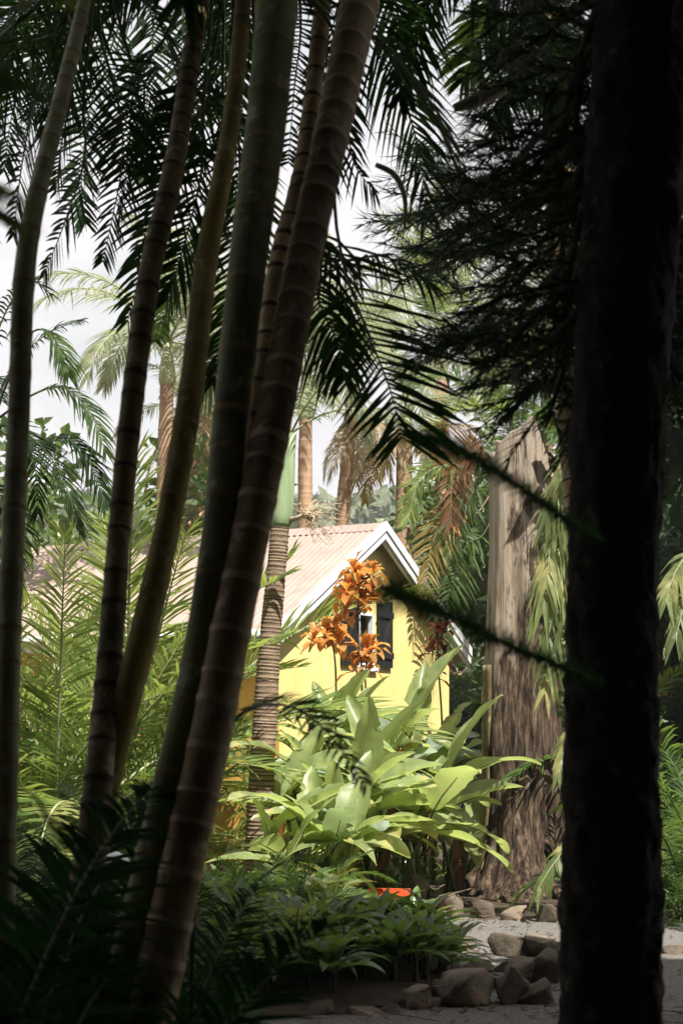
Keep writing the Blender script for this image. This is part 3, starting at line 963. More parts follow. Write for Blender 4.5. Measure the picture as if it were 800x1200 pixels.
def build_pine():
    rnd = random.Random(5)
    base = gnd(714, 4.9, -.05)
    root = thing('pine_tree', 'big dark rough barked pine trunk with drooping needle boughs, in deep shade', 'pine tree', base)
    spec = [(775, -500, 5.3, 96), (764, -150, 5.1, 110), (752, 80, 5.0, 116), (734, 340, 4.95, 112), (718, 650, 4.9, 104), (716, 900, 4.9, 110), (715, 1120, 4.9, 118), (714, 1300, 4.9, 126)]
    P = [at(a, b, d) for a, b, d, w in spec] + [base]
    rr = [w * .5 / F * d for a, b, d, w in spec] + [.19]
    pts, r2 = catmull(P, 150, rr)
    mb = MB()
    # knobbly bark: radius wobbles plus horizontal plates
    n = 36
    vs, fs = [], []
    for i, (p, r) in enumerate(zip(pts, r2)):
        for k in range(n):
            a = 2 * math.pi * k / n
            q = V((math.cos(a) * 3, math.sin(a) * 3, p.z * 9))
            rad = r * (1 + .11 * noise.noise(q) + .10 * noise.noise(V((math.cos(a) * 6, math.sin(a) * 6, p.z * 26))))
            vs.append(p + V((math.cos(a) * rad, math.sin(a) * rad, 0)))
    for i in range(len(pts) - 1):
        for k in range(n):
            fs.append((i * n + k, (i + 1) * n + k, (i + 1) * n + (k + 1) % n, i * n + (k + 1) % n))
    mb.add(vs, fs, 0, True)
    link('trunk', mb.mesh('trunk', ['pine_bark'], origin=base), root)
    tr = lambda py: catmull(P, 150)[0] if False else None

    def trunk_at(py):
        best = min(pts, key=lambda p: abs((HZ - (p.z - CAMZ) * F / p.y) - py))
        return best
    B = [  # (rows/cols the limb passes, depth range, kwargs)
        (30, [(690, 75), (655, 165), (628, 225), (600, 312), (568, 378)], (5.8, 9.4), dict(r=.028)),
        (60, [(640, 150), (590, 205), (540, 215), (478, 168)], (6.0, 9.6), {}),
        (90, [(650, 190), (590, 215), (530, 240), (455, 262)], (5.9, 9.4), {}),
        (0, [(670, 10), (630, 60), (600, 110), (575, 175)], (5.9, 9.4), {}),
        (-60, [(680, -60), (640, -20), (610, 40), (590, 120)], (5.9, 9.4), {}),
        (160, [(650, 240), (600, 280), (540, 300), (480, 292)], (6.0, 9.6), {}),
        (240, [(650, 320), (600, 370), (550, 392), (500, 420)], (6.0, 9.2), {}),
        (270, [(650, 350), (600, 392), (560, 400), (520, 392)], (5.3, 6.4), {}),
        (300, [(660, 385), (620, 405), (590, 408), (560, 398)], (5.2, 6.2), dict(twl=.22)),
        (180, [(640, 230), (580, 250), (530, 280), (500, 330)], (6.2, 9.8), {}),
        (140, [(690, 230), (670, 300), (660, 380), (650, 440)], (5.3, 6.0), {}),
        (60, [(700, 120), (680, 200), (670, 280), (665, 330)], (5.3, 6.0), {}),
        (-30, [(700, 10), (680, 90), (675, 170), (690, 250)], (5.2, 5.8), {}),
        (250, [(690, 330), (670, 400), (655, 450), (640, 500)], (5.2, 5.8), {}),
        (-150, [(760, -60), (790, 30), (800, 140)], (5.4, 6.0), {}),
        (-40, [(770, 40), (790, 130), (800, 240)], (5.4, 6.0), {}),
        (60, [(770, 140), (790, 240), (805, 340)], (5.4, 6.0), {}),
        (160, [(770, 240), (795, 330), (800, 420)], (5.4, 6.0), {}),
        (260, [(770, 330), (785, 420), (795, 490)], (5.3, 5.8), {}),
        (-200, [(690, -190), (640, -120), (600, -60), (570, 0)], (5.8, 7.2), {}),
        (310, [(690, 380), (650, 410), (620, 430), (600, 450)], (5.3, 6.6), {}),
        (20, [(690, 60), (665, 120), (655, 200), (650, 260)], (5.3, 6.4), {}),
        (120, [(690, 180), (668, 240), (655, 310), (645, 370)], (5.3, 6.4), {}),
        (220, [(690, 290), (670, 340), (660, 400), (655, 440)], (5.2, 6.0), {}),
        (-60, [(760, 0), (780, 60), (790, 120)], (5.3, 6.4), {}),
        (260, [(760, 330), (780, 370), (800, 400)], (5.3, 6.4), {}),
        (330, [(760, 380), (785, 420), (805, 440)], (5.3, 6.4), {}),
        (340, [(690, 400), (665, 430), (640, 450), (622, 455)], (5.3, 6.6), {}),
        (400, [(700, 440), (684, 470), (672, 500), (668, 530)], (5.2, 5.8), dict(twl=.2)),
        (380, [(775, 420), (790, 450), (800, 470)], (5.3, 6.4), {}),
        (80, [(790, 130), (805, 180), (815, 240)], (5.4, 6.8), {}),
        (180, [(785, 240), (800, 300), (812, 350)], (5.4, 6.8), {}),
        (-300, [(770, -60), (800, 40), (815, 180)], (5.6, 7.0), {}),
        (-100, [(775, 60), (790, 200), (796, 330)], (5.4, 6.4), {}),
        (0, [(770, 120), (800, 200), (820, 260)], (5.6, 7.2), {}),
        (100, [(770, 200), (790, 300), (800, 380)], (5.6, 7.0), {}),
        (200, [(770, 280), (800, 350), (815, 420)], (5.6, 7.0), {}),
    ]
    for py, ctrl, D, kw in B:
        p0 = trunk_at(py)
        c = [p0] + [at(a, b, D[0] + (D[1] - D[0]) * i / (len(ctrl) - 1)) for i, (a, b) in enumerate(ctrl)]
        mb = bough(c, rnd, **kw)
        link('bough', mb.mesh('bough', ['needle', 'twig'], origin=base), root)
    # three needled ropes that reach towards the viewer
    for py, ctrl, D, nl in ((812, [(664, 784), (600, 758), (520, 718), (448, 688)], (4.2, 2.1), .042), (640, [(668, 612), (620, 578), (560, 540), (497, 512)], (4.2, 2.2), .034)):
        p0 = trunk_at(py)
        c = [p0] + [at(a, b, D[0] + (D[1] - D[0]) * i / (len(ctrl) - 1)) for i, (a, b) in enumerate(ctrl)]
        mb = MB()
        path = catmull(c, 22)
        mb.tube(path, [.008 - .006 * i / 21 for i in range(22)], 6, 1, cap=False)
        add_needles(mb, path, rnd, .0085, nl * 1.5, .0028, k=4, spread=40)
        o = link('bough', mb.mesh('bough', ['leaf_fern', 'twig'], origin=base), root)
        o['label'] = 'bare rope-like needled bough reaching forward'


build_pine()


# ------------------------------------------------------------------ the dead stump
def build_stump():
    base = gnd(607, 14.6, -.03)
    root = thing('tree_stump', 'tall weathered dead tree stump, pale bare wood above and dark bark below', 'tree stump', base)
    Hh = (HZ - 512) / F * 14.6 + CAMZ
    nz_, n = 200, 110
    vs, fs = [], []
    for i in range(nz_ + 1):
        t = i / nz_
        for k in range(n):
            a = 2 * math.pi * k / n
            ca, sa = math.cos(a), math.sin(a)
            r = .285 + .05 * (1 - t) + .22 * math.exp(-t * 15) + .06 * math.exp(-t * 4)
            flare = math.exp(-t * 9) * .11 * (math.sin(a * 3 + .6) + .5 * math.sin(a * 5 + 2))
            rough_ = .35 + .65 * min(1, max(0, (.72 - t + .25 * ca) * 4))
            groove = .055 * noise.noise(V((ca * 2.2, sa * 2.2, t * 2.5))) + .030 * rough_ * noise.noise(V((ca * 6, sa * 6, t * 6))) + .020 * rough_ * noise.noise(V((ca * 15, sa * 15, t * 12))) + .008 * noise.noise(V((ca * 22, sa * 22, t * 3)))
            # a deep hollow down the right-hand face
            da = math.atan2(math.sin(a - R(-42)), math.cos(a - R(-42)))
            hol = -.10 * math.exp(-(da / .34) ** 2) * min(1, max(0, (.80 - t) * 4)) * (.8 + .5 * noise.noise(V((t * 7, a, 0))))
            rad = max(.1, r + flare + groove + hol)
            top = Hh * (1 + .035 * ca * 1.0 - .02 * sa + .03 * noise.noise(V((ca * 2.5, sa * 2.5, 7))))
            top *= (1 - .13 * max(0, math.cos(a - R(-10))) ** 6)
            z = top * t
            lean = V((-.02 * t + .05 * math.sin(t * 2.2), 0, 0))
            vs.append(V((ca * rad * 1.02, sa * rad, z)) + lean)
    for i in range(nz_):
        for k in range(n):
            fs.append((i * n + k, i * n + (k + 1) % n, (i + 1) * n + (k + 1) % n, (i + 1) * n + k))
    c = len(vs)
    vs.append(V((0.02, 0, Hh - .12)))
    for k in range(n):
        fs.append((nz_ * n + k, nz_ * n + (k + 1) % n, c))
    mb = MB()
    mb.add(vs, fs, 0, True)
    tr = link('trunk', mb.mesh('trunk', ['stump_wood']), root)
    # broken limb stub on the right
    mb = MB()
    p = [V((.15, .02, Hh - .95)), V((.30, .0, Hh - .62)), V((.46, -.03, Hh - .40)), V((.58, -.05, Hh - .28))]
    mb.tube(catmull(p, 10), [.16, .16, .15, .15, .14, .14, .13, .13, .12, .11], 14, wob=.35)
    link('limb_stub', mb.mesh('limb_stub', ['stump_wood']), root)
    # root toes
    for a, l, r in ((200, .75, .085), (250, .5, .09), (300, .45, .08), (160, .6, .07), (345, .55, .08)):
        mb = MB()
        d = V((math.cos(R(a)), math.sin(R(a)), 0))
        sd = V((-d.y, d.x, 0))
        q = [d * .22 + V((0, 0, .55)), d * .36 + V((0, 0, .28)), d * (.3 + l * .5) + sd * .04 + V((0, 0, .10)), d * (.3 + l) + V((0, 0, .0))]
        mb.tube(catmull(q, 12), [r * (1.2 - .07 * i) for i in range(12)], 10, wob=.3, seed=a)
        link('root', mb.mesh('root', ['stump_wood']), root)
    # peeling bark slab
    mb = MB()
    vs, fs = [], []
    for i in range(30):
        t = i / 29
        for k in range(7):
            a = R(176 + 6 * k)
            rad = .345 + .10 * math.exp(-t * 5) + .02 * noise.noise(V((k, t * 9, 2)))
            vs.append(V((math.cos(a) * rad, math.sin(a) * rad, .25 + 1.95 * t)))
    for i in range(29):
        for k in range(6):
            if noise.noise(V((k * .8, i * .35, 5))) > .28 and k in (0, 5):
                continue
            fs.append((i * 7 + k, i * 7 + k + 1, (i + 1) * 7 + k + 1, (i + 1) * 7 + k))
    mb.add(vs, fs, 0, True)
    o = link('bark_slab', mb.mesh('bark_slab', ['trunk_dark']), root)
    o.modifiers.new('thick', 'SOLIDIFY').thickness = .03


build_stump()


# ------------------------------------------------------------------ broad leaves
def blade(mb, ctrl, w, rnd, fold=.25, mi=0, ns=9, wave=.04, up=(0, 0, 1), ragged=0, prof=None):
    """a broad leaf: a folded lamina along a midrib curve with wavy edges"""
    path = catmull(ctrl, ns)
    up = V(up)
    L = sum((b - a).length for a, b in zip(path, path[1:]))
    vs = []
    ph = rnd.uniform(0, 6)
    for i, p in enumerate(path):
        t = i / (ns - 1)
        T = (path[min(i + 1, ns - 1)] - path[max(i - 1, 0)]).normalized()
        S = T.cross(up)
        S = S.normalized() if S.length > .05 else V((1, 0, 0))
        N = S.cross(T)
        f = prof(t) if prof else math.sin(math.pi * min(1, t * .97 + .03) ** .75) ** .75
        hw = w * .5 * f
        el, er = (1, 1) if not ragged else (rnd.uniform(.9, 1.04) * (.5 if rnd.random() < ragged else 1), rnd.uniform(.9, 1.04) * (.5 if rnd.random() < ragged else 1))
        z = wave * w * math.sin(ph + t * 11)
        z2 = wave * w * math.sin(ph + 2 + t * 13)
        vs += [p - S * hw * el + N * (fold * hw + z), p - S * hw * .5 + N * (fold * .35 * hw + z * .4), p, p + S * hw * .5 + N * (fold * .35 * hw + z2 * .4), p + S * hw * er + N * (fold * hw + z2)]
    fs = []
    for i in range(ns - 1):
        for k in range(4):
            fs.append((i * 5 + k, i * 5 + k + 1, i * 5 + 6 + k, i * 5 + 5 + k))
    mb.add(vs, fs, mi, True)


def heliconia_leaf(kind, rnd, L, W, e0, bend, stalk):
    mb = MB()
    pts = arc(L, e0, bend, side=rnd.uniform(-.25, .25))
    mb.tube([V((0, 0, -stalk)) - pts[1] * .15, V((0, 0, 0)), pts[1], pts[3]], [.012, .010, .008, .004], 5, 1, cap=False)
    blade(mb, pts, W, rnd, fold=rnd.uniform(.15, .6), wave=.045, ns=20, ragged=.10)
    return mb.mesh('leaf', [kind, 'rachis_pale'])


HEL = []
for j in range(14):
    rnd = random.Random(300 + j)
    HEL.append(heliconia_leaf('heliconia_silver' if j % 7 == 1 else 'heliconia', rnd, rnd.uniform(.72, 1.02), rnd.uniform(.25, .36),
                              [72, 55, 38, 20, 84, 62, 30, 10, 48, 66, 25, 78, 42, 5][j], rnd.uniform(25, 85), .0))


def stem_mesh(h, r, rnd, lean=(0, 0)):
    mb = MB()
    lx, ly = lean
    mb.tube([V((0, 0, -.03)), V((lx * .35 + rnd.uniform(-.03, .03), rnd.uniform(-.03, .03), h * .5)), V((lx, ly, h))], [r * 1.2, r, r * .7], 7)
    return mb


HB = {}
bract_mb = MB()
for i in range(5):
    z = .08 * i
    sg = 1 if i % 2 else -1
    blade(bract_mb, [V((0, 0, z)), V((sg * .06, 0, z + .05)), V((sg * .12, 0, z + .12))], .05, random.Random(i), fold=.8, ns=5)
bract_mb.tube([V((0, 0, -.4)), V((0, 0, .35))], [.008, .005], 5, 1)
HB['bract'] = bract_mb.mesh('flower', ['leaf_orange', 'rachis_green'])
dm = MB()
blade(dm, [V((0, 0, 0)), V((.07, .02, -.08)), V((.11, 0, -.28)), V((.08, .02, -.5))], .085, random.Random(4), fold=.55, wave=.18, ns=12)
leaf_mat('leaf_brown', (.20, .11, .06), (.12, .065, .035), (.25, .13, .06), .3, rough=.7, spec=.1)
HB['dead'] = dm.mesh('dead_leaf', ['leaf_brown'])


def heliconia(px, D, h, nl, seed, azs=None, flower=False, dead=False, label='', scale=1.0):
    rnd = random.Random(seed)
    loc = gnd(px, D, 0)
    root = thing('heliconia_plant', label, 'plant', loc, 'broad leaved plants below the cottage gable')
    ns = 4
    nl = int(nl * 1.6)
    k = 0
    for s_ in range(ns):
        off = V((rnd.uniform(-.16, .16), rnd.uniform(-.14, .14), 0))
        hh = (h + .22) * rnd.uniform(.65, 1.0)
        lean = V((rnd.uniform(-.3, .3), rnd.uniform(-.2, .2), 0))
        link('stem', stem_mesh(hh, rnd.uniform(.012, .019), rnd, (lean.x, lean.y)).mesh('stem', [rnd.choice(['rachis_green', 'rachis_green', 'trunk_green', 'rachis_dead'])]), root, off)
        m = max(1, nl // ns + (1 if s_ < nl % ns else 0))
        for i in range(m):
            j = rnd.randrange(len(HEL))
            az = (azs[k % len(azs)] if azs else rnd.uniform(0, 360)) + rnd.uniform(-25, 25)
            o = link('leaf', HEL[j], root, off + lean * (1 - .3 * i / m) ** 1.5 + V((0, 0, hh * (1 - .34 * i / max(m, 1)))))
            o.rotation_euler = (R(rnd.uniform(-25, 25)), R(rnd.uniform(-10, 10)), R(az))
            s2 = scale * rnd.uniform(.75, 1.1)
            o.scale = (s2,) * 3
            k += 1
    if flower:
        o = link('flower', HB['bract'], root, V((rnd.uniform(-.2, .2), -.1, h * .62)))
        o.rotation_euler = (0, 0, R(rnd.uniform(0, 180)))
    if dead:
        for q in range(2):
            o = link('dead_leaf', HB['dead'], root, V((rnd.uniform(-.2, .2), -.12, (h + .4) * rnd.uniform(.5, .8))))
            o.rotation_euler = (0, 0, R(rnd.uniform(0, 360)))


HELIS = [  # px, D, stem height, leaves, favoured azimuths (0 = right, 90 = away), flower, dead, label
    (352, 13.6, 1.0, 7, [100, 200, 320, 30], True, False, 'broad leaved green plant beside the lit palm trunk, its leaves fanning left'),
    (385, 13.2, .95, 7, [340, 20, 200, 270], True, False, 'low broad leaved plant with an orange flower, right of the lit palm trunk'),
    (405, 15.2, 1.35, 8, [150, 30, 60, 300], False, False, 'tall pale leaved plant standing under the orange croton'),
    (430, 14.3, 1.25, 8, [20, 45, 180, 330], False, False, 'broad leaved plant with silvery upright leaves in front of the dark doorway'),
    (448, 13.3, .8, 8, [10, 340, 200, 300], False, True, 'broad leaved plant with a withered hanging leaf, directly behind the red planter'),
    (462, 15.0, 1.45, 8, [80, 100, 30, 0], False, False, 'tallest broad leaved plant, its silver leaf standing against the yellow wall'),
    (478, 14.0, 1.1, 8, [30, 330, 100, 200], False, False, 'broad leaved plant with wide yellow green leaves held flat to the right'),
    (492, 15.2, 1.25, 8, [45, 110, 20, 75], False, False, 'tall broad leaved plant with long blades slanting up towards the stump'),
    (500, 13.6, .7, 7, [160, 350, 200, 110], True, True, 'short broad leaved plant with brown dead leaves hanging beside it'),
    (512, 15.2, 1.15, 6, [100, 60, 160, 300], False, False, 'broad leaved plant whose upper blades touch the stump'),
    (535, 14.3, .45, 5, [150, 170, 100, 280], False, True, 'small broad leaved plant at the left foot of the stump with a curled dead leaf'),
    (368, 14.8, 1.25, 7, [110, 60, 200, 330], False, False, 'pale broad leaved plant half behind the lit palm trunk'),
    (415, 13.5, .55, 7, [0, 190, 300, 240], True, False, 'low yellow green broad leaved plant among the bed foliage'),
    (345, 12.5, .62, 7, [200, 100, 330, 20], True, False, 'low broad leaved plant with pale leaves at the right foot of the lit palm trunk'),
    (372, 12.3, .5, 6, [0, 180, 60, 270], False, False, 'lowest pale broad leaved plant, at the back edge of the dark bed'),
    (346, 15.5, 1.0, 6, [0, 40, 300, 90], False, False, 'broad leaved plant seen between the lit palm trunk and the brown ringed stem'),
]
for i, (px, D, h_, nl, az, fl, de, lab) in enumerate(HELIS):
    heliconia(px, D, h_, nl, 40 + i, az, fl, de, lab)

# low leafy undergrowth behind the bed: nobody could count it
rnd = random.Random(77)
mb = MB()
for i in range(1500):
    px, D = rnd.uniform(300, 800), rnd.uniform(13.3, 16.5)
    p = gnd(px, D, rnd.uniform(0, .55) * rnd.random() ** .5)
    if abs(p.x - 1.68) < .85 and p.y < 14.7:
        continue
    a, e = rnd.uniform(0, 6.28), rnd.uniform(-.2, 1.2)
    d = V((math.cos(a) * math.cos(e), math.sin(a) * math.cos(e), math.sin(e)))
    l = rnd.uniform(.07, .2)
    blade(mb, [p, p + d * l * .5 + V((0, 0, .02)), p + d * l - V((0, 0, l * .25))], l * .42, rnd, ns=4)
tag(link('undergrowth', mb.mesh('undergrowth', ['bed_leaf'])), 'small leafy ground cover behind the path', None, None, 'stuff')


# ------------------------------------------------------------------ crotons
def croton(label, stems, D, mat, seed, group=None, leafL=.23, leafW=.095):
    rnd = random.Random(seed)
    b0 = stems[0][0]
    loc = gnd(b0[0][0], D, 0)
    root = thing('croton_shrub', label, 'shrub', loc, group)
    for ctrl, heads in stems:
        pts = [gnd(ctrl[0][0], D, 0)] + [at(a, b, D) for a, b in ctrl[1:]]
        mb = MB()
        mb.tube(catmull(pts, 14), [.014 - .0006 * i for i in range(14)], 6)
        link('stem', mb.mesh('stem', ['twig'], origin=loc), root)
        for hx, hy, n, s in heads:
            c = at(hx, hy, D + rnd.uniform(-.12, .12))
            near = min(pts[1:], key=lambda p: (p - c).length)
            mt = MB()
            mt.tube([near, near.lerp(c, .6), c], [.009, .008, .006], 5)
            hd = MB()
            n = int(n * 1.25)
            for i in range(n):
                f = i / n
                az = i * 2.4 + rnd.uniform(-.3, .3)
                el = R(75 - 100 * f + rnd.uniform(-15, 15))
                d = V((math.cos(az) * math.cos(el), math.sin(az) * math.cos(el), math.sin(el)))
                l = leafL * s * rnd.uniform(.55, 1.25)
                b = c - V((0, 0, .10 * f * s))
                blade(hd, [b, b + d * l * .5 + V((0, 0, .02)), b + d * l - V((0, 0, l * rnd.uniform(.1, .45)))], leafW * s * rnd.uniform(.8, 1.2), rnd, ns=6, fold=.35, wave=.10,
                      prof=lambda t: math.sin(math.pi * t ** 1.3) ** .8 if 0 < t < 1 else .02)
            link('leaf_cluster', hd.mesh('leaf_cluster', [mat], origin=loc), root)
            link('twig', mt.mesh('twig', ['twig'], origin=loc), root)


croton('tall orange croton with bare thin stems in front of the window', [
    ([(424, 0), (424, 805), (421, 760), (418, 715), (428, 680)], [(420, 676, 16, 1.05), (408, 690, 13, .95), (436, 690, 13, .95), (425, 706, 11, .9), (414, 665, 9, .8), (437, 670, 9, .8), (428, 762, 11, .95), (415, 778, 8, .9)]),
    ([(395, 0), (394, 830), (392, 770), (386, 745)], [(382, 742, 14, 1.0), (394, 732, 12, .95), (368, 748, 8, .85), (398, 750, 10, .9), (404, 718, 9, .85)]),
    ([(438, 0), (432, 880), (428, 800), (430, 770)], [(436, 758, 9, .85), (434, 780, 8, .8)]),
], 15.6, 'croton', 61)
croton('dark red croton against the corner of the yellow wall', [
    ([(520, 0), (518, 860), (514, 790), (512, 745)], [(512, 742, 12, .8), (506, 760, 9, .75), (520, 765, 9, .8), (510, 790, 8, .75), (522, 735, 8, .7)]),
], 16.6, 'croton_red', 62)
croton('low russet croton half hidden among the broad leaves by the doorway', [
    ([(472, 0), (472, 960), (470, 890), (473, 865)], [(473, 865, 9, .75), (466, 880, 7, .7)]),
], 14.9, 'croton', 63)


# ------------------------------------------------------------------ bed plants
def rosette_mesh(kind, seed, n, L, W, flat):
    rnd = random.Random(seed)
    mb = MB()
    for i in range(n):
        f = i / n
        e0 = 82 - flat * f + rnd.uniform(-8, 8)
        a = arc(L * rnd.uniform(.75, 1.1) * (.75 + .25 * f), e0, rnd.uniform(40, 85), n=5)
        m = Matrix.Rotation(i * 2.4 + rnd.uniform(-.3, .3), 3, 'Z')
        blade(mb, [m @ p + V((0, 0, .05 + .05 * (1 - f))) for p in a], W * rnd.uniform(.8, 1.2), rnd, fold=.45, ns=7, wave=.04)
    return mb.mesh('leaves', [kind])


ROS = {
    'broad': [rosette_mesh('bed_leaf', 400 + i, 14, .38, .085, 60) for i in range(3)],
    'strap': [rosette_mesh('bed_leaf', 410 + i, 18, .42, .035, 62) for i in range(3)],
    'yellow': [rosette_mesh('bed_yellow', 420 + i, 14, .42, .055, 60) for i in range(2)],
    'lush': [rosette_mesh('strap_leaf', 430 + i, 13, .36, .10, 55) for i in range(2)],
}
STEMS = {}


def bed_plant(px, D, kind, s, label, group, seed):
    rnd = random.Random(seed)
    loc = gnd(px, D, .02)
    loc.z = bed_z(loc) - .01
    root = thing('bed_plant', label, 'plant', loc, group)
    o = link('leaves', ROS[kind][seed % len(ROS[kind])], root, (0, 0, .06 * s))
    o.scale = (s, s, s)
    o.rotation_euler = (R(rnd.uniform(-10, 10)), R(rnd.uniform(-10, 10)), rnd.uniform(0, 6.28))
    mb = MB()
    mb.tube([V((0, 0, -.1)), V((0, 0, .16 * s))], [.02 * s, .014 * s], 6)
    link('stem', mb.mesh('stem', ['twig']), root)


rnd = random.Random(91)
BP = [
    (398, 11.8, 'yellow', 1.25, 'yellow streaked leafy plant, left of the red planter'),
    (372, 11.2, 'yellow', 1.0, 'yellow leaved plant in the middle of the bed'),
    (482, 10.9, 'lush', .85, 'bright green plant arching over the near edge of the lit path'),
    (506, 10.7, 'lush', .95, 'fresh green rosette beside the flat rock at the right end of the bed'),
    (485, 10.4, 'broad', 1.05, 'broad dark green rosette just left of the fresh green rosette'),
    (452, 10.2, 'broad', 1.1, 'glossy broad leaved rosette in the front right of the bed'),
    (356, 9.3, 'strap', 1.0, 'narrow leaved grassy rosette at the front of the bed'),
    (400, 9.4, 'strap', .8, 'small narrow leaved rosette above the flat stone kerb'),
]
for i, (px, D, k, s, lab) in enumerate(BP):
    bed_plant(px, D, k, s, lab, 'low leafy plants in the bed', 500 + i)
SPOTS = []
tries = 0
while len(SPOTS) < 115 and tries < 3000:
    tries += 1
    px, D = rnd.uniform(250, 530), (rnd.uniform(8.75, 10.6) if rnd.random() < .62 else rnd.uniform(10.6, 12.8))
    p = gnd(px, D)
    if bed_z(p) < .02 or (px > 392 and D > 10.1) or (px > 505 and D < 9.3) or (px > 400 and D < 9.05) or any((p - q).length < .145 for q in SPOTS):
        continue
    SPOTS.append(p)
for i, p in enumerate(SPOTS):
    px, D = 400 + p.x / p.y * F, p.y
    kind = rnd.choice(['broad', 'broad', 'strap', 'lush'])
    lab = {'broad': 'glossy broad leaved green plant packed among others in the rock edged bed',
           'strap': 'narrow leaved green plant packed among others in the rock edged bed',
           'lush': 'lighter green wide leaved plant packed among others in the rock edged bed'}[kind]
    bed_plant(px, D, kind, rnd.uniform(.75, 1.2), lab, 'low leafy plants packed in the bed', 600 + i)


# ------------------------------------------------------------------ rocks
def rock(px, py, wpx, hpx, label, mat='rock', seed=0, D=None, depth=1.0, zb=-.04, group='rocks edging the path', tilt=0):
    """py = the row of its foot; size in photo pixels at that depth"""
    rnd = random.Random(seed)
    D = D or CAMZ * F / (py - HZ)
    if py > 1136:
        wpx, hpx = wpx * 1.2, hpx * 1.1
    elif py > 1100:
        hpx *= .8
    c = gnd(px, D, 0)
    c.z = bed_z(c) * .6
    w, hh = wpx / F * D, hpx / F * D
    bm = bmesh.new()
    for i in range(13):
        v = V((rnd.uniform(-1, 1), rnd.uniform(-1, 1), rnd.uniform(-1, 1)))
        v = v.normalized() * rnd.uniform(.86, 1.08)
        bm.verts.new((v.x * w * .5, v.y * w * .5 * depth, v.z * hh * .62))
    bmesh.ops.convex_hull(bm, input=bm.verts)
    for v in [v for v in bm.verts if not v.link_faces]:
        bm.verts.remove(v)
    bmesh.ops.bevel(bm, geom=list(bm.edges), offset=min(w, hh) * .07, segments=2, profile=.6, affect='EDGES')
    bmesh.ops.triangulate(bm, faces=bm.faces)
    bmesh.ops.subdivide_edges(bm, edges=bm.edges, cuts=2, use_grid_fill=True)
    for v in bm.verts:
        q = v.co * 9
        v.co += v.co.normalized() * (.10 * min(w, hh) * noise.noise(q * .7 + V((seed, 0, 0))) + .035 * min(w, hh) * noise.noise(q * 2.6))
    rot = Matrix.Rotation(R(tilt), 3, 'Y')
    for v in bm.verts:
        v.co = rot @ v.co
        v.co.z += hh * .5 + zb
    me = bpy.data.meshes.new('rock')
    bm.to_mesh(me)
    bm.free()
    for p in me.polygons:
        p.use_smooth = True
    me.materials.append(MATS[mat])
    o = link('rock', me, None, c)
    tag(o, label, 'rock', group)
    return o


ROCKS = [
    (487, 1071, 34, 52, 'dark pointed rock standing right of the red planter', 'rock_dark'),
    (529, 1075, 42, 36, 'pale tan rounded boulder at the left foot of the stump', 'rock'),
    (565, 1077, 36, 28, 'dark low rock wedged between the two tan boulders below the stump', 'rock_dark'),
    (602, 1079, 40, 28, 'tan round boulder directly below the stump', 'rock'),
    (640, 1082, 36, 26, 'dark rock between the tan boulder and the pine trunk', 'rock_dark'),
    (545, 1112, 48, 26, 'low dark rock on the near edge of the lit path', 'rock_dark'),
    (592, 1122, 46, 46, 'upright dark slab rock with a pointed top beside the pale flat rock', 'rock_dark'),
    (630, 1122, 60, 40, 'pale flat topped speckled rock leaning against the pine trunk', 'rock'),
    (558, 1140, 44, 26, 'small dark rock in the gap below the low dark rock', 'rock_dark'),
    (590, 1140, 32, 20, 'small black rock in the middle of the rock heap', 'rock_dark'),
    (612, 1150, 40, 34, 'brown topped rock below the pale flat rock', 'rock'),
    (640, 1152, 44, 44, 'dark square rock close against the pine trunk', 'rock_dark'),
    (546, 1178, 64, 48, 'large block with a lit tan top, biggest rock of the heap', 'rock'),
    (600, 1178, 46, 46, 'dark upright block at the front of the rock heap', 'rock_dark'),
    (490, 1182, 46, 30, 'brown rock at the bed corner, left of the largest block', 'rock'),
    (430, 1190, 54, 16, 'flat tan kerb stone at the front of the bed', 'rock'),
    (334, 1184, 34, 18, 'small orange brown stone at the shaded front of the bed', 'rock'),
    (474, 1094, 34, 22, 'mottled rock under arching leaves at the end of the lit path', 'rock'),
    (375, 1188, 40, 18, 'dark half buried kerb stone between the orange stone and the flat tan stone', 'rock_dark'),
    (515, 1150, 36, 26, 'dark rock behind the largest block, under green leaves', 'rock_dark'),
    (572, 1160, 42, 26, 'brown rock wedged behind the largest block', 'rock'),
    (625, 1176, 50, 36, 'dark mossy rock at the front end of the heap beside the pine trunk', 'rock_dark'),
    (520, 1168, 40, 28, 'dark low rock between the brown corner rock and the largest block', 'rock_dark'),
    (460, 1188, 34, 18, 'small dark kerb stone right of the flat tan stone', 'rock_dark'),
    (656, 1130, 50, 40, 'dark rock half hidden behind the left side of the pine trunk', 'rock_dark'),
    (526, 1128, 36, 20, 'small brown rock under the green rosette at the end of the bed', 'rock'),
    (790, 1118, 40, 24, 'dark rock right of the pine trunk at the edge of the gravel', 'rock_dark'),
]
for i, (a, b, w, h_, lab, mt) in enumerate(ROCKS):
    rock(a, b, w, h_, lab, mt, 20 + i, tilt=random.Random(i).uniform(-14, 14))

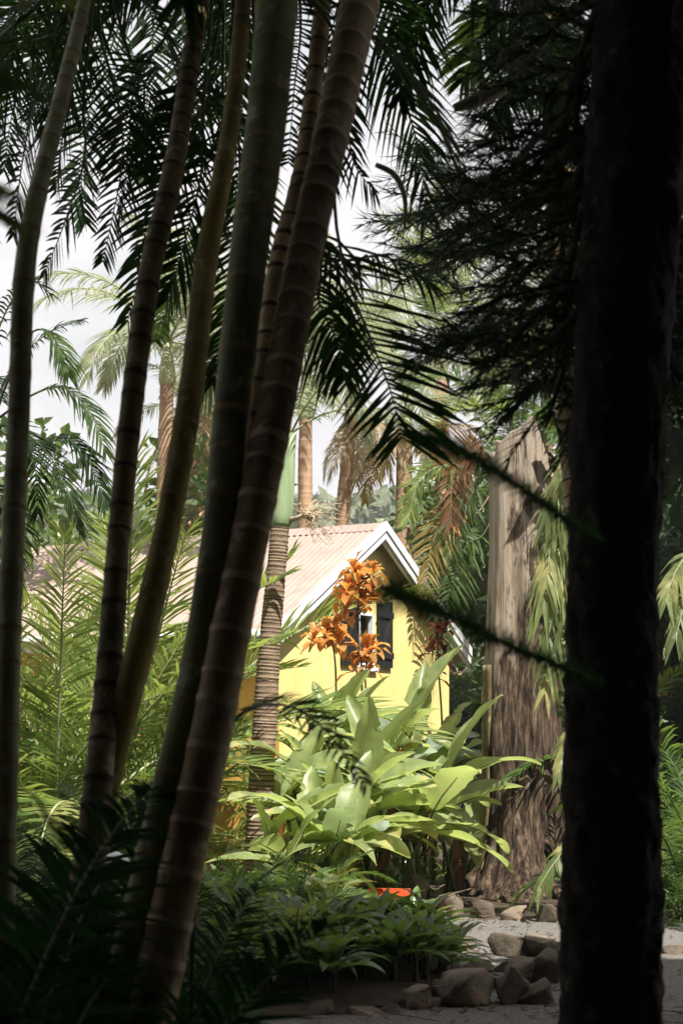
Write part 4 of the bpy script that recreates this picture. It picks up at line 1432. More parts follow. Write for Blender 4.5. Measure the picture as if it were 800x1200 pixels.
# leaf litter on the path and soil
rnd = random.Random(33)
mb = MB()
for i in range(450):
    x, y = rnd.uniform(-2.5, 4.5), rnd.uniform(7.6, 13.2)
    if rnd.random() < .55:
        y = rnd.choice([8.4, 12.7]) + rnd.gauss(0, .25)
    p = V((x, y, .02 + rnd.random() * .008))
    a = rnd.uniform(0, 6.28)
    d = V((math.cos(a), math.sin(a), 0))
    l = rnd.uniform(.02, .07)
    s_ = V((-d.y, d.x, 0)) * l * .25
    mb.add([p - d * l, p + s_, p + d * l + V((0, 0, .015)), p - s_], [(0, 1, 2), (0, 2, 3)])
for i in range(380):
    p = V((rnd.uniform(.1, 2.2), rnd.uniform(8.4, 12.9), .022 + rnd.random() * .01))
    a = rnd.uniform(0, 6.28)
    d = V((math.cos(a), math.sin(a), 0))
    l = rnd.uniform(.012, .05)
    s_ = V((-d.y, d.x, 0)) * l * .3
    mb.add([p - d * l, p + s_, p + d * l + V((0, 0, .02)), p - s_], [(0, 1, 2), (0, 2, 3)])
for i in range(22):
    p = V((rnd.uniform(-.5, 3), rnd.uniform(7.7, 8.8), .022))
    a = rnd.uniform(-.8, .8)
    d = V((math.cos(a), math.sin(a), 0)) * rnd.uniform(.06, .22)
    mb.tube([p - d, p + V((0, 0, .008)), p + d], [.003, .004, .002], 4)
tag(link('leaf_litter', mb.mesh('leaf_litter', ['litter'])), 'dry leaves and twigs scattered on the gravel', None, None, 'stuff')


# ------------------------------------------------------------------ red planter, garden lamp, dry sheaths
def build_planter():
    c = gnd(455, 12.7, .01)
    root = thing('planter_box', 'bright orange red plastic planter box on the edge of the lit path', 'planter', c, rz=R(-6))
    W, Dp, H = .16, .12, .20
    bm = bmesh.new()
    bmesh.ops.create_cube(bm, size=1)
    for v in bm.verts:
        k = 1.0 if v.co.z > 0 else .86
        v.co = V((v.co.x * 2 * W * k, v.co.y * 2 * Dp * k, (v.co.z + .5) * H))
    top = [f for f in bm.faces if f.normal.z > .9]
    r = bmesh.ops.inset_region(bm, faces=top, thickness=.018)
    bmesh.ops.translate(bm, verts=top[0].verts, vec=(0, 0, -.05))
    bmesh.ops.bevel(bm, geom=list(bm.edges), offset=.006, segments=2, affect='EDGES')
    me = bpy.data.meshes.new('tub')
    bm.to_mesh(me)
    bm.free()
    me.materials.append(MATS['red_plastic'])
    link('tub', me, root)
    mb = MB()
    z0, z1 = H - .006, H + .028
    for lo, hi in (((-W - .016, -Dp - .016, z0), (W + .016, -Dp + .012, z1)), ((-W - .016, Dp - .012, z0), (W + .016, Dp + .016, z1)),
                   ((-W - .016, -Dp + .012, z0), (-W + .012, Dp - .012, z1)), ((W - .012, -Dp + .012, z0), (W + .016, Dp - .012, z1))):
        mb.box(lo, hi)
    link('rim', mb.mesh('rim', ['red_plastic']), root)
    mb = MB()
    mb.add([V((-W + .02, -Dp + .02, H - .03)), V((W - .02, -Dp + .02, H - .03)), V((W - .02, Dp - .02, H - .03)), V((-W + .02, Dp - .02, H - .03))], [(0, 1, 2, 3)])
    link('soil', mb.mesh('soil', ['soil']), root)


build_planter()


def build_lamp():
    D = 8.4
    c = gnd(132, D, .0)
    c.z = 0
    root = thing('garden_lamp', 'small garden lamp with a pale domed cap, half hidden between two dark stems', 'lamp', c)
    zt = at(132, 997, D).z
    mb = MB()
    mb.tube([V((0, 0, -.05)), V((0, 0, zt - .12))], [.035, .035], 14)
    link('post', mb.mesh('post', ['lamp_post']), root)
    mb = MB()
    prof = [(.0, .095), (.02, .102), (.05, .092), (.078, .065), (.094, .03), (.098, .002)]
    mb.tube([V((0, 0, zt - .10 + z)) for z, r in prof], [r for z, r in prof], 22)
    link('lamp_cap', mb.mesh('lamp_cap', ['lamp_white']), root)
    mb = MB()
    mb.tube([V((0, 0, zt - .2)), V((0, 0, zt - .105))], [.05, .055], 14)
    link('lens', mb.mesh('lens', ['lamp_post']), root)


build_lamp()


def sheath(label, ctrl, D, w):
    pts = [at(a, b, D) for a, b in ctrl]
    mb = MB()
    path = catmull(pts, 12)
    vs, fs = [], []
    for i, p in enumerate(path):
        t = i / 11
        T = (path[min(i + 1, 11)] - path[max(i - 1, 0)]).normalized()
        S = T.cross(V((0, -1, 0))).normalized()
        N = S.cross(T)
        r = w * (.35 + .65 * math.sin(math.pi * min(1, .25 + .7 * t)))
        for k in range(9):
            a = R(-150 + 300 * k / 8)
            vs.append(p + S * math.sin(a) * r + N * math.cos(a) * r * .75)
    for i in range(11):
        for k in range(8):
            fs.append((i * 9 + k, i * 9 + k + 1, (i + 1) * 9 + k + 1, (i + 1) * 9 + k))
    mb.add(vs, fs, 0, True)
    o = link('dry_sheath', mb.mesh('dry_sheath', ['sheath'], origin=pts[0]), None, pts[0])
    o.modifiers.new('thick', 'SOLIDIFY').thickness = .006
    tag(o, label, 'palm sheath')


sheath('curled beige dry palm sheath caught in the dark needles near the top', [(592, 103), (572, 110), (552, 120), (531, 127)], 6.9, .036)
sheath('brown withered palm sheath hanging beside the brown ringed stem', [(440, 193), (462, 205), (474, 232), (474, 268)], 6.6, .013)


# ------------------------------------------------------------------ the lit palm with a crownshaft and a dry flower spray
def lit_palm():
    D = 13.8
    rnd = random.Random(8)
    spec = [(328, 618, D, 21), (322, 690, D, 23), (316, 760, D, 25), (310, 850, D, 28), (305, 950, D, 31), (303, 1010, D, 33)]
    P = [at(a, b, d) for a, b, d, w in spec]
    rr = [w * .5 / F * d for a, b, d, w in spec]
    base = gnd(302, D, 0)
    P.append(base - V((0, 0, .05)))
    rr.append(.15)
    root = thing('palm_tree', 'sunlit slender palm trunk with fine brown rings and a pale green crownshaft', 'palm tree', base)
    link('trunk', ringed_trunk(P, rr, .036, rnd, ['lit_trunk', 'ring_dark'], 16, 1.025, .009, .06), root).location = P[-1] - base
    top = P[0]
    ct = at(341, 508, D)
    shaft(root, top - base, ct - base, rr[0] * 1.0, rr[0] * .62, 'crownshaft')
    crown(root, ct - base, 'pale', 7, rnd, s=.5, idx=[0, 1, 2, 1, 3])
    # dry flower spray
    mb = MB()
    o0 = at(334, 612, D)
    mb.tube([o0, at(350, 606, D - .1), at(362, 600, D - .15)], [.03, .02, .012], 7)
    for i in range(46):
        b = at(352 + rnd.uniform(0, 14), 604 + rnd.uniform(-4, 4), D - .1)
        e = at(rnd.uniform(352, 410), rnd.uniform(588, 640), D + rnd.uniform(-.3, .3))
        m = b.lerp(e, .5) + V((rnd.uniform(-.05, .05), 0, rnd.uniform(.0, .08)))
        q = catmull([b, m, e], 6)
        mb.tube(q, [.0045, .004, .004, .003, .003, .002], 4)
        for j in range(3):
            s = q[rnd.randrange(2, 6)]
            mb.tube([s, s + V((rnd.uniform(-.08, .08), rnd.uniform(-.06, .06), rnd.uniform(-.07, .07)))], [.003, .0015], 3)
    link('flower_spray', mb.mesh('flower_spray', ['dry_twig'], origin=base), root)


lit_palm()


# ------------------------------------------------------------------ background palms
crown_palm('dark green feather palm arching in from the left edge behind the pale grey stem', gnd(-6, 11.2), at(-14, 560, 11.2), .08, 31,
           [([(30, 400), (55, 388), (72, 412), (80, 440)], (11, 11), dict(Lp=38, nl=44, wp=4, droop=.6, up=(0, -.4, 1), mats=['leaf_mid', 'rachis_green'])),
            ([(40, 462), (75, 455), (105, 482), (124, 530)], (11, 11), dict(Lp=46, nl=60, wp=4, droop=.5, up=(0, -.4, 1), mats=['leaf_mid', 'rachis_green'])),
            ([(40, 528), (75, 512), (104, 540), (124, 592)], (11, 11), dict(Lp=46, nl=60, wp=4, droop=.5, up=(0, -.4, 1))),
            ([(-10, 420), (10, 360), (35, 330), (60, 345)], (11, 11), dict(Lp=44, nl=44, wp=4, droop=.5, up=(0, -.4, 1))),
            ([(0, 500), (20, 500), (40, 540), (45, 600)], (11, 11), dict(Lp=46, nl=50, wp=4, droop=.4, up=(0, -.6, 1))),
            ([(-20, 560), (5, 590), (15, 650), (10, 720)], (11, 11), dict(Lp=46, nl=50, wp=4, droop=.4, up=(0, -.8, 1))),
            ], 'dark', 5, .6, shaft_len=.4)

BGP = 'tall sunlit palms behind the cottage'
crown_palm('tall feathery palm left of the golden stem, seen against the sky', gnd(205, 21), at(196, 452, 21), .11, 32, [], 'pale', 12, 1.0, BGP, ('far_trunk', 'far_ring'), idx=[0, 1, 2, 3, 1, 2], shaft_mat='rachis_pale')
r_ = crown_palm('shaggy palm with a beige skirt of dead fronds, between the golden and thick green stems', gnd(238, 24), at(236, 470, 24), .16, 33, [], 'pale', 11, .95, BGP, ('far_trunk', 'far_ring'), idx=[0, 1, 2, 2], shaft_mat='rachis_pale')
crown(r_, V((0, 0, at(236, 462, 24).z)), 'dead', 7, random.Random(2), s=.7, name='dead_frond')
crown_palm('leaning thin trunked palm left of the shaggy beige skirted palm', gnd(208, 23), at(226, 540, 23), .12, 34, [], 'pale', 9, .7, BGP, ('far_trunk', 'far_ring'), idx=[0, 1, 2], shaft_mat='rachis_pale')
r_ = crown_palm('pale palm right of the crownshaft with spiky upright fronds', gnd(352, 21), at(358, 492, 21), .11, 35, [], 'pale', 13, .85, BGP, ('far_trunk', 'far_ring'), idx=[0, 1, 0, 2, 1, 3], shaft_mat='rachis_pale')
r_ = crown_palm('palm with a big hanging beige dead frond above the roof ridge', gnd(380, 24), at(412, 478, 24), .12, 36, [], 'pale', 10, .85, BGP, ('far_trunk', 'far_ring'), idx=[0, 1, 2, 1], shaft_mat='rachis_pale')
crown(r_, V(at(412, 482, 24)) - V(gnd(376, 24)), 'dead', 5, random.Random(3), s=.6, name='dead_frond')
r_ = crown_palm('palm with golden drooping fronds, its trunk rising behind the gable peak', gnd(458, 25), at(474, 520, 25), .15, 37, [], 'pale', 9, .9, BGP, ('far_trunk', 'far_ring'), idx=[0, 1, 2, 3], shaft_mat='rachis_pale')
crown(r_, V(at(476, 515, 25)) - V(gnd(458, 25)), 'gold', 8, random.Random(4), s=.8, name='gold_frond')
crown_palm('tall pale palm far behind, between the gold and the feathery right hand palms', gnd(520, 30), at(516, 430, 30), .16, 38, [], 'fresh', 13, 1.5, BGP, ('far_trunk', 'far_ring'), idx=[0, 1, 2, 3, 4], shaft_mat='rachis_pale')

# right-hand palm with an orange dying frond
crown_palm('green feather palm left of the stump with one orange dying frond', gnd(612, 21.4), at(598, 585, 21.4), .10, 41,
           [([(600, 500), (570, 480), (535, 482), (500, 505)], (21.4, 21), dict(Lp=42, nl=50, wp=4, droop=-.1, vee=.6, up=(0, -.5, 1), mats=['leaf_fresh', 'rachis_pale'])),
            ([(570, 530), (545, 530), (530, 560), (528, 615)], (21, 20.8), dict(Lp=50, nl=50, wp=3.6, droop=.2, up=(0, -1, .5), mats=['leaf_orange', 'rachis_dead'], label='orange dying frond')),
            ([(565, 570), (545, 570), (535, 600), (530, 650)], (21, 20.8), dict(Lp=44, nl=50, wp=4, droop=.3, up=(0, -1, .5), mats=['leaf_mid', 'rachis_green'])),
            ([(560, 600), (530, 600), (505, 640), (500, 700)], (21.2, 20.8), dict(Lp=44, nl=50, wp=4, droop=.4, up=(0, -.8, .8), mats=['leaf_gold', 'rachis_dead'])),
            ([(570, 620), (545, 640), (525, 700), (520, 770)], (21.2, 20.8), dict(Lp=46, nl=50, wp=4, droop=.3, up=(0, -.8, .8), mats=['leaf_mid', 'rachis_green'])),
            ([(560, 560), (520, 545), (490, 565), (478, 610)], (21.2, 20.8), dict(Lp=44, nl=50, wp=4, droop=.4, up=(0, -.5, 1), mats=['leaf_fresh', 'rachis_pale'])),
            ([(600, 480), (610, 440), (640, 420), (680, 430)], (21.2, 20.8), dict(Lp=50, nl=50, wp=4, droop=.2, up=(0, -.5, 1), mats=['leaf_fresh', 'rachis_pale'])),
            ([(570, 500), (545, 450), (520, 440), (490, 450)], (21.6, 21.6), dict(Lp=50, nl=50, wp=4, droop=.3, up=(0, -.5, 1), mats=['leaf_mid', 'rachis_green'])),
            ], 'mid', 8, .75, BGP, ('far_trunk', 'far_ring'))
crown_palm('fresh green palm seen through the needles above the stump', gnd(650, 26), at(640, 490, 26), .10, 42, [], 'fresh', 14, 1.6, BGP, ('far_trunk', 'far_ring'), idx=[0, 1, 2, 3, 4])
crown_palm('deep green palm behind the right side of the cottage', gnd(600, 25), at(590, 660, 25), .10, 43, [], 'mid', 13, .8, BGP, ('far_trunk', 'far_ring'), idx=[0, 1, 2, 3, 4])


# clumping palms rising from the ground
def clump(label, px, D, style, n, s, seed, group, z=0.0, idx=None, spread=.18, name='palm_clump', cane=True, az0=None, azr=360):
    rnd = random.Random(seed)
    loc = gnd(px, D, z)
    root = thing(name, label, 'palm' if name == 'palm_clump' else 'fern', loc, group)
    ms = FR[style]
    for i in range(n):
        j = idx[i % len(idx)] if idx else i % len(ms)
        off = V((rnd.uniform(-spread, spread), rnd.uniform(-spread, spread), rnd.uniform(0, .25) * s))
        az = (az0 if az0 is not None else 0) + azr * i / n + rnd.uniform(-20, 20)
        put_frond(root, ms[j], off, az, rnd.uniform(-18, 18), s * rnd.uniform(.75, 1.15))
    if cane:
        for i in range(4):
            mb = MB()
            a = V((rnd.uniform(-spread, spread), rnd.uniform(-spread, spread), -.03))
            mb.tube([a, a * .9 + V((0, 0, .2 * s)), a * .6 + V((0, 0, .45 * s))], [.03 * s, .026 * s, .018 * s], 7)
            link('cane', mb.mesh('cane', ['rachis_green']), root)
    return root


ARE = 'yellow green clumping palms in the sun on the left'
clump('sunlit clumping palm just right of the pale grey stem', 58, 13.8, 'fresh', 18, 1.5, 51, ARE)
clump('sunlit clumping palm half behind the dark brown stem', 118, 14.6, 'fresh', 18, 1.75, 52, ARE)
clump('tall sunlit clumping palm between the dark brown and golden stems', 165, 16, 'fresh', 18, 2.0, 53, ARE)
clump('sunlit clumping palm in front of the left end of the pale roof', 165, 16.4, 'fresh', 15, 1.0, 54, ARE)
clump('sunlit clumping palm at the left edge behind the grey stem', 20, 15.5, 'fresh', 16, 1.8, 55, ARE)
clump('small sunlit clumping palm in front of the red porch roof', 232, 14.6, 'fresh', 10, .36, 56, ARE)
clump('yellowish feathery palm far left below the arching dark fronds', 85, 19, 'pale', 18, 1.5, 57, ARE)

DK = 'dark palms in the shade below the stems'
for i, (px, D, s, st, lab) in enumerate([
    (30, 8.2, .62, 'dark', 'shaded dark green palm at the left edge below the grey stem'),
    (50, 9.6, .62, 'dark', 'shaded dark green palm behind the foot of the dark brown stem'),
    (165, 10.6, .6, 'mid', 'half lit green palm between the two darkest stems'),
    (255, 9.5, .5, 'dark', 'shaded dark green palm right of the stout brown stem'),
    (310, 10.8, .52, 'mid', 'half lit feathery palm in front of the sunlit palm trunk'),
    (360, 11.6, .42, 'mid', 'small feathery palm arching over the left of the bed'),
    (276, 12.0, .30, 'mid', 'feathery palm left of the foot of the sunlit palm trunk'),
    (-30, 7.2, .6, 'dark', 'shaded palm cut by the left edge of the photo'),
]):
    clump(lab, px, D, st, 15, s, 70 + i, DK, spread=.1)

FN = 'blurred dark ferns close to the viewer'
for i, (px, D, s, lab) in enumerate([
    (10, 3.3, 1.15, 'blurred fern in the bottom left corner'),
    (130, 3.7, 1.1, 'blurred fern at the foot of the leaning stems'),
    (-80, 3.6, 1.45, 'tall blurred fern rising at the left edge'),
    (215, 4.0, .95, 'blurred fern right of the leaning stems at the bottom'),
    (60, 4.7, 1.35, 'blurred fern behind the bottom left fern, higher up'),
    (185, 5.6, 1.15, 'dark fern behind the feet of the leaning stems'),
    (-10, 6.0, 1.5, 'dark fern behind the foot of the pale grey stem'),
    (-70, 2.7, 1.1, 'nearest blurred fern, in the very corner at the bottom left'),
    (40, 2.9, .95, 'nearest blurred fern in front of the stem feet'),
    (140, 3.3, .75, 'blurred fern in front of the foot of the stout brown stem'),
    (20, 4.1, 1.3, 'tall dark fern between the grey stem and the dark brown stem'),
    (95, 4.3, .95, 'tall dark fern hiding the foot of the golden stem'),
    (262, 6.6, .75, 'dark fern in front of the left end of the bed'),
    (175, 4.5, 1.05, 'dark fern hiding the foot of the thick green stem'),
    (40, 4.4, 1.3, 'tallest dark fern, upright between the golden and dark brown stem feet'),
    (185, 4.3, .95, 'upright dark fern crowding the thick green and brown stem feet'),
    (195, 5.2, 1.0, 'dark fern hiding the foot of the stout brown stem'),
]):
    clump(lab, px, D, 'fern', 15, s, 90 + i, FN, z=0, spread=.08, name='fern', cane=False, az0=82, azr=(170 if s > .9 else 220))

# palm whose single blurred frond crosses the sunlit trunk
r = clump('low palm with a blurred frond crossing in front of the sunlit palm trunk', 222, 5.5, 'fern', 6, .5, 99, None, spread=.06, cane=True)
fronds_px(r, r.location + V((0, 0, .3)), [
    ([(230, 980), (244, 890), (280, 838), (330, 826), (378, 852), (428, 920)], (5.4, 4.3), dict(Lp=58, nl=62, wp=6, droop=.25, up=(0, -.5, 1), mats=['leaf_mid', 'rachis_green'])),
], ['leaf_dark', 'rachis_green'], random.Random(4))
# near palm at the left edge: out-of-focus leaflets
lp = thing('palm_tree', 'palm at the very left edge whose pale leaflets blur close to the viewer', 'palm tree', gnd(-190, 2.6))
lb = gnd(-190, 2.6)
ltop = at(-170, 300, 2.6)
link('trunk', ringed_trunk([lb, lb.lerp(ltop, .5) + V((.03, 0, 0)), ltop], [.05, .045, .04], .13, random.Random(1), ['trunk_green', 'ring_olive'], 10), lp)
shaft(lp, ltop - lb, ltop - lb + V((0, 0, .3)), .04, .025, 'rachis_green')
fronds_px(lp, ltop + V((0, 0, .25)), [
    ([(-120, 60), (-70, -30), (-20, -40), (40, -10)], (2.2, 2.0), dict(Lp=170, nl=22, wp=22, droop=.45, up=(0, -.6, 1), mats=['strap_leaf', 'rachis_green'])),
    ([(-130, 200), (-80, 110), (-40, 90), (5, 100)], (2.2, 2.0), dict(Lp=150, nl=20, wp=22, droop=.5, up=(0, -.6, 1), mats=['leaf_mid', 'rachis_green'])),
    ([(-140, 300), (-100, 230), (-60, 220), (-15, 250)], (2.2, 2.0), dict(Lp=150, nl=20, wp=22, droop=.5, up=(0, -.6, 1), mats=['strap_leaf', 'rachis_green'])),
], ['leaf_mid', 'rachis_green'], random.Random(6))

# long-leaved plants right of the stump and at the right edge
def strap_palm(label, px, D, ctrl, seed, group):
    rnd = random.Random(seed)
    base = gnd(px, D)
    root = thing('strap_leaf_palm', label, 'palm', base, group)
    top = V((base.x, base.y, at(px, 700, D).z))
    mb = MB()
    mb.tube(catmull([base - V((0, 0, .05)), base.lerp(top, .5) + V((.05, .02, 0)), top], 12), [.06 - .002 * i for i in range(12)], 8)
    link('trunk', mb.mesh('trunk', ['trunk_dark'], origin=base), root)
    for c, Lp in ctrl:
        fronds_px(root, V((base.x, base.y, at(px, c[0][1] + 10, D).z)), [(c, (D, D - .3), dict(Lp=Lp, nl=24, wp=7.5, droop=.75, vee=.05, up=(-.2, -.7, 1), fwd=(60, 20), mats=['strap_leaf', 'rachis_pale'], start=.3, tipl=.7))],
                  ['strap_leaf', 'rachis_pale'], rnd)


SG = 'long leaved drooping palms right of the stump'
strap_palm('drooping long leaved palm overhanging the right side of the stump', 722, 12.6, [
    ([(700, 590), (672, 590), (648, 625), (640, 680)], 46), ([(700, 630), (670, 625), (648, 665), (636, 710)], 54), ([(700, 570), (678, 555), (656, 565), (642, 600)], 40),
    ([(700, 670), (672, 665), (650, 705), (640, 765)], 52), ([(700, 620), (685, 610), (668, 660), (662, 720)], 50),
    ([(700, 740), (675, 735), (655, 765), (640, 805)], 36), ([(700, 850), (678, 850), (662, 875), (655, 905)], 26), ([(700, 1000), (670, 990), (650, 1010), (632, 1038)], 28),
    ([(705, 550), (695, 520), (675, 520), (662, 550)], 44)], 201, SG)
strap_palm('long leaved palm at the right edge behind the pine trunk', 855, 12.2, [
    ([(830, 660), (808, 650), (790, 672), (780, 705)], 36), ([(835, 700), (815, 690), (800, 715), (792, 745)], 34)], 202, SG)
clump('leafy clumping palm crowding the right edge below the long leaved palm', 812, 13.0, 'mid', 16, .95, 207, None)
clump('dark feathery palm behind the right side of the pine trunk, near the gravel', 800, 12.4, 'mid', 14, .5, 203, None, spread=.1)
clump('dark clumping palm filling the right edge behind the long leaved palm', 815, 15, 'mid', 18, 1.2, 204, None)
clump('shaded clumping palm behind the drooping palm and the pine trunk', 690, 16.2, 'mid', 18, 1.25, 205, None)


# ------------------------------------------------------------------ leafy trees behind
def leafy_tree(name, label, base, h, rad, n, leaf, mat, seed, group, flat=.8, trunk=True):
    rnd = random.Random(seed)
    root = thing(name, label, 'tree' if trunk else 'bush', base, group)
    cl = [(V((rnd.gauss(0, .42), rnd.gauss(0, .42), rnd.gauss(0, .34) * flat)) * rad + V((0, 0, h)), rad * rnd.uniform(.28, .5)) for i in range(11)]
    mb = MB()
    for i in range(n):
        c, r = rnd.choice(cl)
        v = V((rnd.gauss(0, 1), rnd.gauss(0, 1), rnd.gauss(0, 1))).normalized() * r * rnd.random() ** .35
        p = c + v
        if p.z < .1:
            continue
        d = (v.normalized() + V((rnd.gauss(0, .6), rnd.gauss(0, .6), rnd.gauss(0, .6)))).normalized()
        s = d.orthogonal().normalized()
        l = leaf * rnd.uniform(.6, 1.3)
        mb.add([p, p + d * l * .5 + s * l * .25, p + d * l - V((0, 0, l * .2)), p + d * l * .5 - s * l * .25], [(0, 1, 2, 3)])
    link('crown', mb.mesh('crown', [mat]), root)
    mb = MB()
    mb.tube([V((0, 0, -.1)), V((.05 * h, 0, h * .5)), V((0, 0, h))], [rad * .07, rad * .055, rad * .02], 8)
    for c, r in cl[:6]:
        mb.tube([V((.03 * h, 0, h * .55)), (c + V((0, 0, h * .6))) * .5, c], [rad * .035, rad * .025, rad * .01], 6)
    link('trunk', mb.mesh('trunk', ['far_trunk']), root)


BT = 'leafy trees beyond the palms'
leafy_tree('broadleaf_tree', 'yellow green leafy tree left, behind the arching dark fronds', gnd(75, 24), 2.8, 2.4, 2600, .26, 'leaf_fresh', 301, BT)
leafy_tree('broadleaf_tree', 'leafy tree behind the dark brown stem', gnd(150, 28), 3.2, 2.8, 2600, .28, 'leaf_pale', 302, BT)
leafy_tree('broadleaf_tree', 'leafy tree at the left edge behind the feather palm', gnd(5, 22), 4.0, 2.4, 2600, .26, 'leaf_mid', 303, BT)
leafy_tree('broadleaf_tree', 'pale green tree on the slope right of the gable', gnd(528, 36), 4.2, 2.6, 2600, .3, 'leaf_pale', 304, BT)
leafy_tree('broadleaf_tree', 'green tree behind the right corner of the cottage', gnd(560, 28), 2.4, 2.2, 2600, .26, 'leaf_mid', 305, BT)
leafy_tree('broadleaf_tree', 'dark green tree behind the stump', gnd(625, 27), 4.0, 2.8, 3000, .26, 'leaf_mid', 306, BT)
leafy_tree('broadleaf_tree', 'dark green tree behind the right of the pine trunk', gnd(780, 19), 3.4, 2.3, 3200, .24, 'leaf_dark', 307, BT)
leafy_tree('broadleaf_tree', 'dark green tree hidden behind the pine boughs', gnd(700, 24), 5.6, 3.0, 3000, .28, 'leaf_mid', 308, BT)
leafy_tree('broadleaf_tree', 'tall dark tree rising right of the pine trunk', gnd(965, 14.5), 5.4, 2.1, 4200, .26, 'leaf_dark', 310, BT)
leafy_tree('broadleaf_tree', 'dark tree far right, lower and behind the tall dark tree', gnd(905, 18), 3.6, 2.5, 3600, .26, 'leaf_dark', 311, BT)
leafy_tree('broadleaf_tree', 'leafy bank of dark foliage at the right edge above the gravel', gnd(840, 16), 1.2, 1.3, 2600, .18, 'leaf_dark', 309, BT)

# wooded hillside: reads as one mass
rnd = random.Random(12)
mb = MB()
for i in range(2600):
    x, y = rnd.uniform(-60, 60), rnd.uniform(75, 130)
    z = hill_z(x, y)
    R_ = rnd.uniform(.9, 2.2)
    for j in range(14):
        v = V((rnd.gauss(0, 1), rnd.gauss(0, 1), abs(rnd.gauss(0, 1)))).normalized() * R_
        p = V((x, y, z + .3)) + v
        d = V((rnd.gauss(0, 1), rnd.gauss(0, 1), rnd.gauss(0, 1))).normalized()
        s = d.orthogonal().normalized()
        l = rnd.uniform(.5, 1.0)
        mb.add([p - d * l, p + s * l * .6, p + d * l, p - s * l * .6], [(0, 1, 2, 3)])
tag(link('hillside_woods', mb.mesh('hillside_woods', ['hill_leaf'])), 'pale wooded hillside far behind', None, None, 'stuff')

# unseen leaf mass over, behind and beside the camera, added to shade the foreground
rnd = random.Random(13)
mb = MB()


def mass(n, lo, hi, size, keep=None):
    for i in range(n):
        p = V((rnd.uniform(lo[0], hi[0]), rnd.uniform(lo[1], hi[1]), rnd.uniform(lo[2], hi[2])))
        if keep and not keep(p):
            continue
        d = V((rnd.gauss(0, 1), rnd.gauss(0, 1), rnd.gauss(0, .5))).normalized()
        s = d.cross(V((rnd.gauss(0, .5), rnd.gauss(0, .5), 1))).normalized()
        l = size * rnd.uniform(.6, 1.3)
        mb.add([p - d * l, p + s * l * .4, p + d * l, p - s * l * .4], [(0, 1, 2, 3)])


mass(24000, (-9, -7, 5.6), (9, 5.6, 8.8), .46)
mass(9000, (-9, -8, 0), (8, -6, 7), .48)
mass(3500, (-9, -7, 0), (-6.0, 6.5, 7), .42)
mass(4500, (5.0, -7, 0), (8, 6.5, 7), .46)
for x, y in ((-7, -4), (-3, -6.5), (2, -6.5), (6.5, -3), (-7.5, 2), (6.6, 3)):
    mb.tube([V((x, y, -.1)), V((x + .2, y, 3)), V((x, y + .3, 7.5))], [.22, .17, .08], 8, 1)
tag(link('shade_mass', mb.mesh('shade_mass', ['shade_mass_leaf', 'twig'])), 'unseen leaf mass around the viewpoint, added to shade the foreground', None, None, 'stuff')

# ------------------------------------------------------------------ damp garden air
hz = MB()
hz.box((-152, -16, -6), (152, 172, 34))
ho = link('haze', hz.mesh('haze', ['soil']))
ho.data.materials.clear()
hm = bpy.data.materials.new('haze')
nt, N, L, out = nodes_of(hm)
pv = N.new('ShaderNodeVolumePrincipled')
pv.inputs['Color'].default_value = (.93, .95, .93, 1)
pv.inputs['Density'].default_value = HAZE
pv.inputs['Anisotropy'].default_value = .2
L.new(pv.outputs[0], out.inputs['Volume'])
ho.data.materials.append(hm)
tag(ho, 'thin damp haze in the garden air', None, None, 'stuff')

# ------------------------------------------------------------------ sun, sky, camera
SUN = V((.30, -.47, .83)).normalized()
sl = bpy.data.lights.new('sun', 'SUN')
sl.energy = 4.6
sl.angle = R(.5)
sl.color = (1, .955, .88)
so = bpy.data.objects.new('sun', sl)
COL.objects.link(so)
so.rotation_euler = (-SUN).to_track_quat('-Z', 'Y').to_euler()

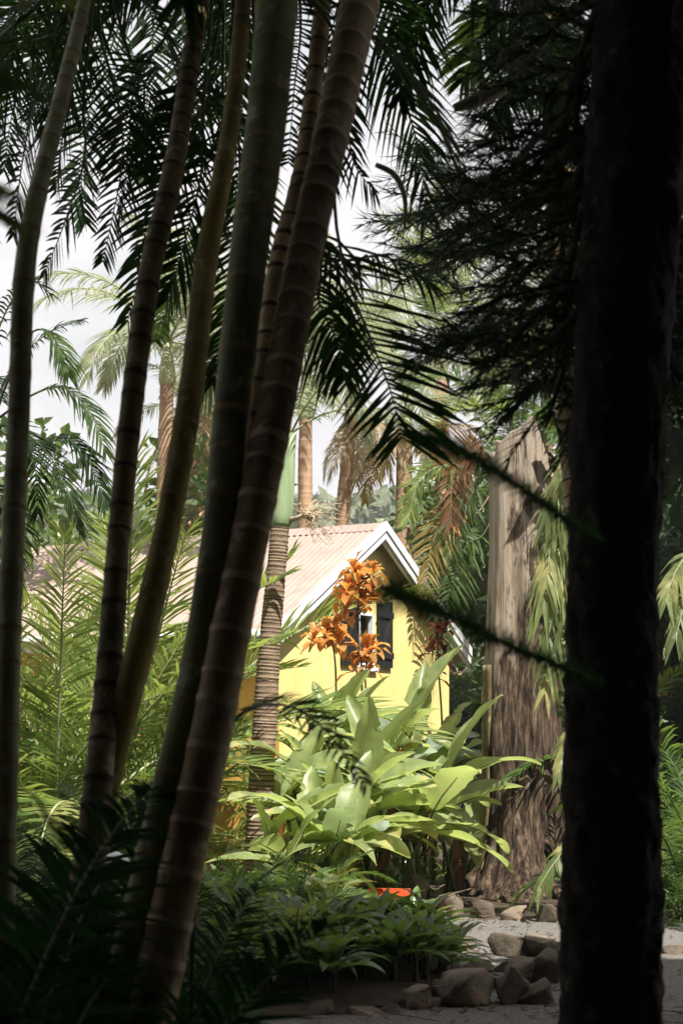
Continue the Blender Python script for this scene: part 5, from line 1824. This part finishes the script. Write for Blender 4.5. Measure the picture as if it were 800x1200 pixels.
w = bpy.data.worlds.new('World')
sc.world = w
w.use_nodes = True
nt = w.node_tree
nt.nodes.clear()
out = nt.nodes.new('ShaderNodeOutputWorld')
sky = nt.nodes.new('ShaderNodeTexSky')
sky.sky_type = 'NISHITA'
sky.sun_disc = False
sky.sun_elevation = math.asin(SUN.z)
sky.sun_rotation = math.atan2(SUN.x, SUN.y)
bg = nt.nodes.new('ShaderNodeBackground')
bg.inputs[1].default_value = .05
nt.links.new(sky.outputs[0], bg.inputs[0])
bg2 = nt.nodes.new('ShaderNodeBackground')
bg2.inputs[1].default_value = .47
tc = nt.nodes.new('ShaderNodeTexCoord')
nz = tex_noise(nt, 2.6, 7, vec=tc.outputs['Generated'], stretch=(1, 1, 2.2))
fac = ramp(nt, nz, [(.30, .82), (.52, 1)])
nz2 = tex_noise(nt, 4.2, 6, vec=tc.outputs['Generated'], stretch=(1, 1, 2))
ccol = ramp(nt, nz2, [(.35, (.72, .74, .77)), (.6, (.97, .93, .95))])
nt.links.new(ccol, bg2.inputs[0])
mx = nt.nodes.new('ShaderNodeMixShader')
nt.links.new(fac, mx.inputs[0])
nt.links.new(bg.outputs[0], mx.inputs[1])
nt.links.new(bg2.outputs[0], mx.inputs[2])
nt.links.new(mx.outputs[0], out.inputs['Surface'])

cam = bpy.data.cameras.new('camera')
cam.sensor_fit = 'VERTICAL'
cam.sensor_height = 36
cam.sensor_width = 24
cam.lens = 54
cam.shift_y = (HZ - 600) / 1200
cam.clip_end = 600
cam.clip_start = .05
cam.dof.use_dof = True
cam.dof.focus_distance = 14.5
cam.dof.aperture_fstop = 3.8
co = bpy.data.objects.new('camera', cam)
COL.objects.link(co)
co.location = cam_loc
co.rotation_euler = (R(90), 0, 0)
sc.camera = co

sc.view_settings.view_transform = 'Standard'
sc.view_settings.look = 'None'
sc.view_settings.gamma = 1
sc.view_settings.exposure = 1.25
sc.view_settings.use_curve_mapping = False
cy = sc.cycles
cy.max_bounces = 6
cy.diffuse_bounces = 3
cy.glossy_bounces = 2
cy.transmission_bounces = 4
cy.use_denoising = True
cy.sample_clamp_indirect = 6
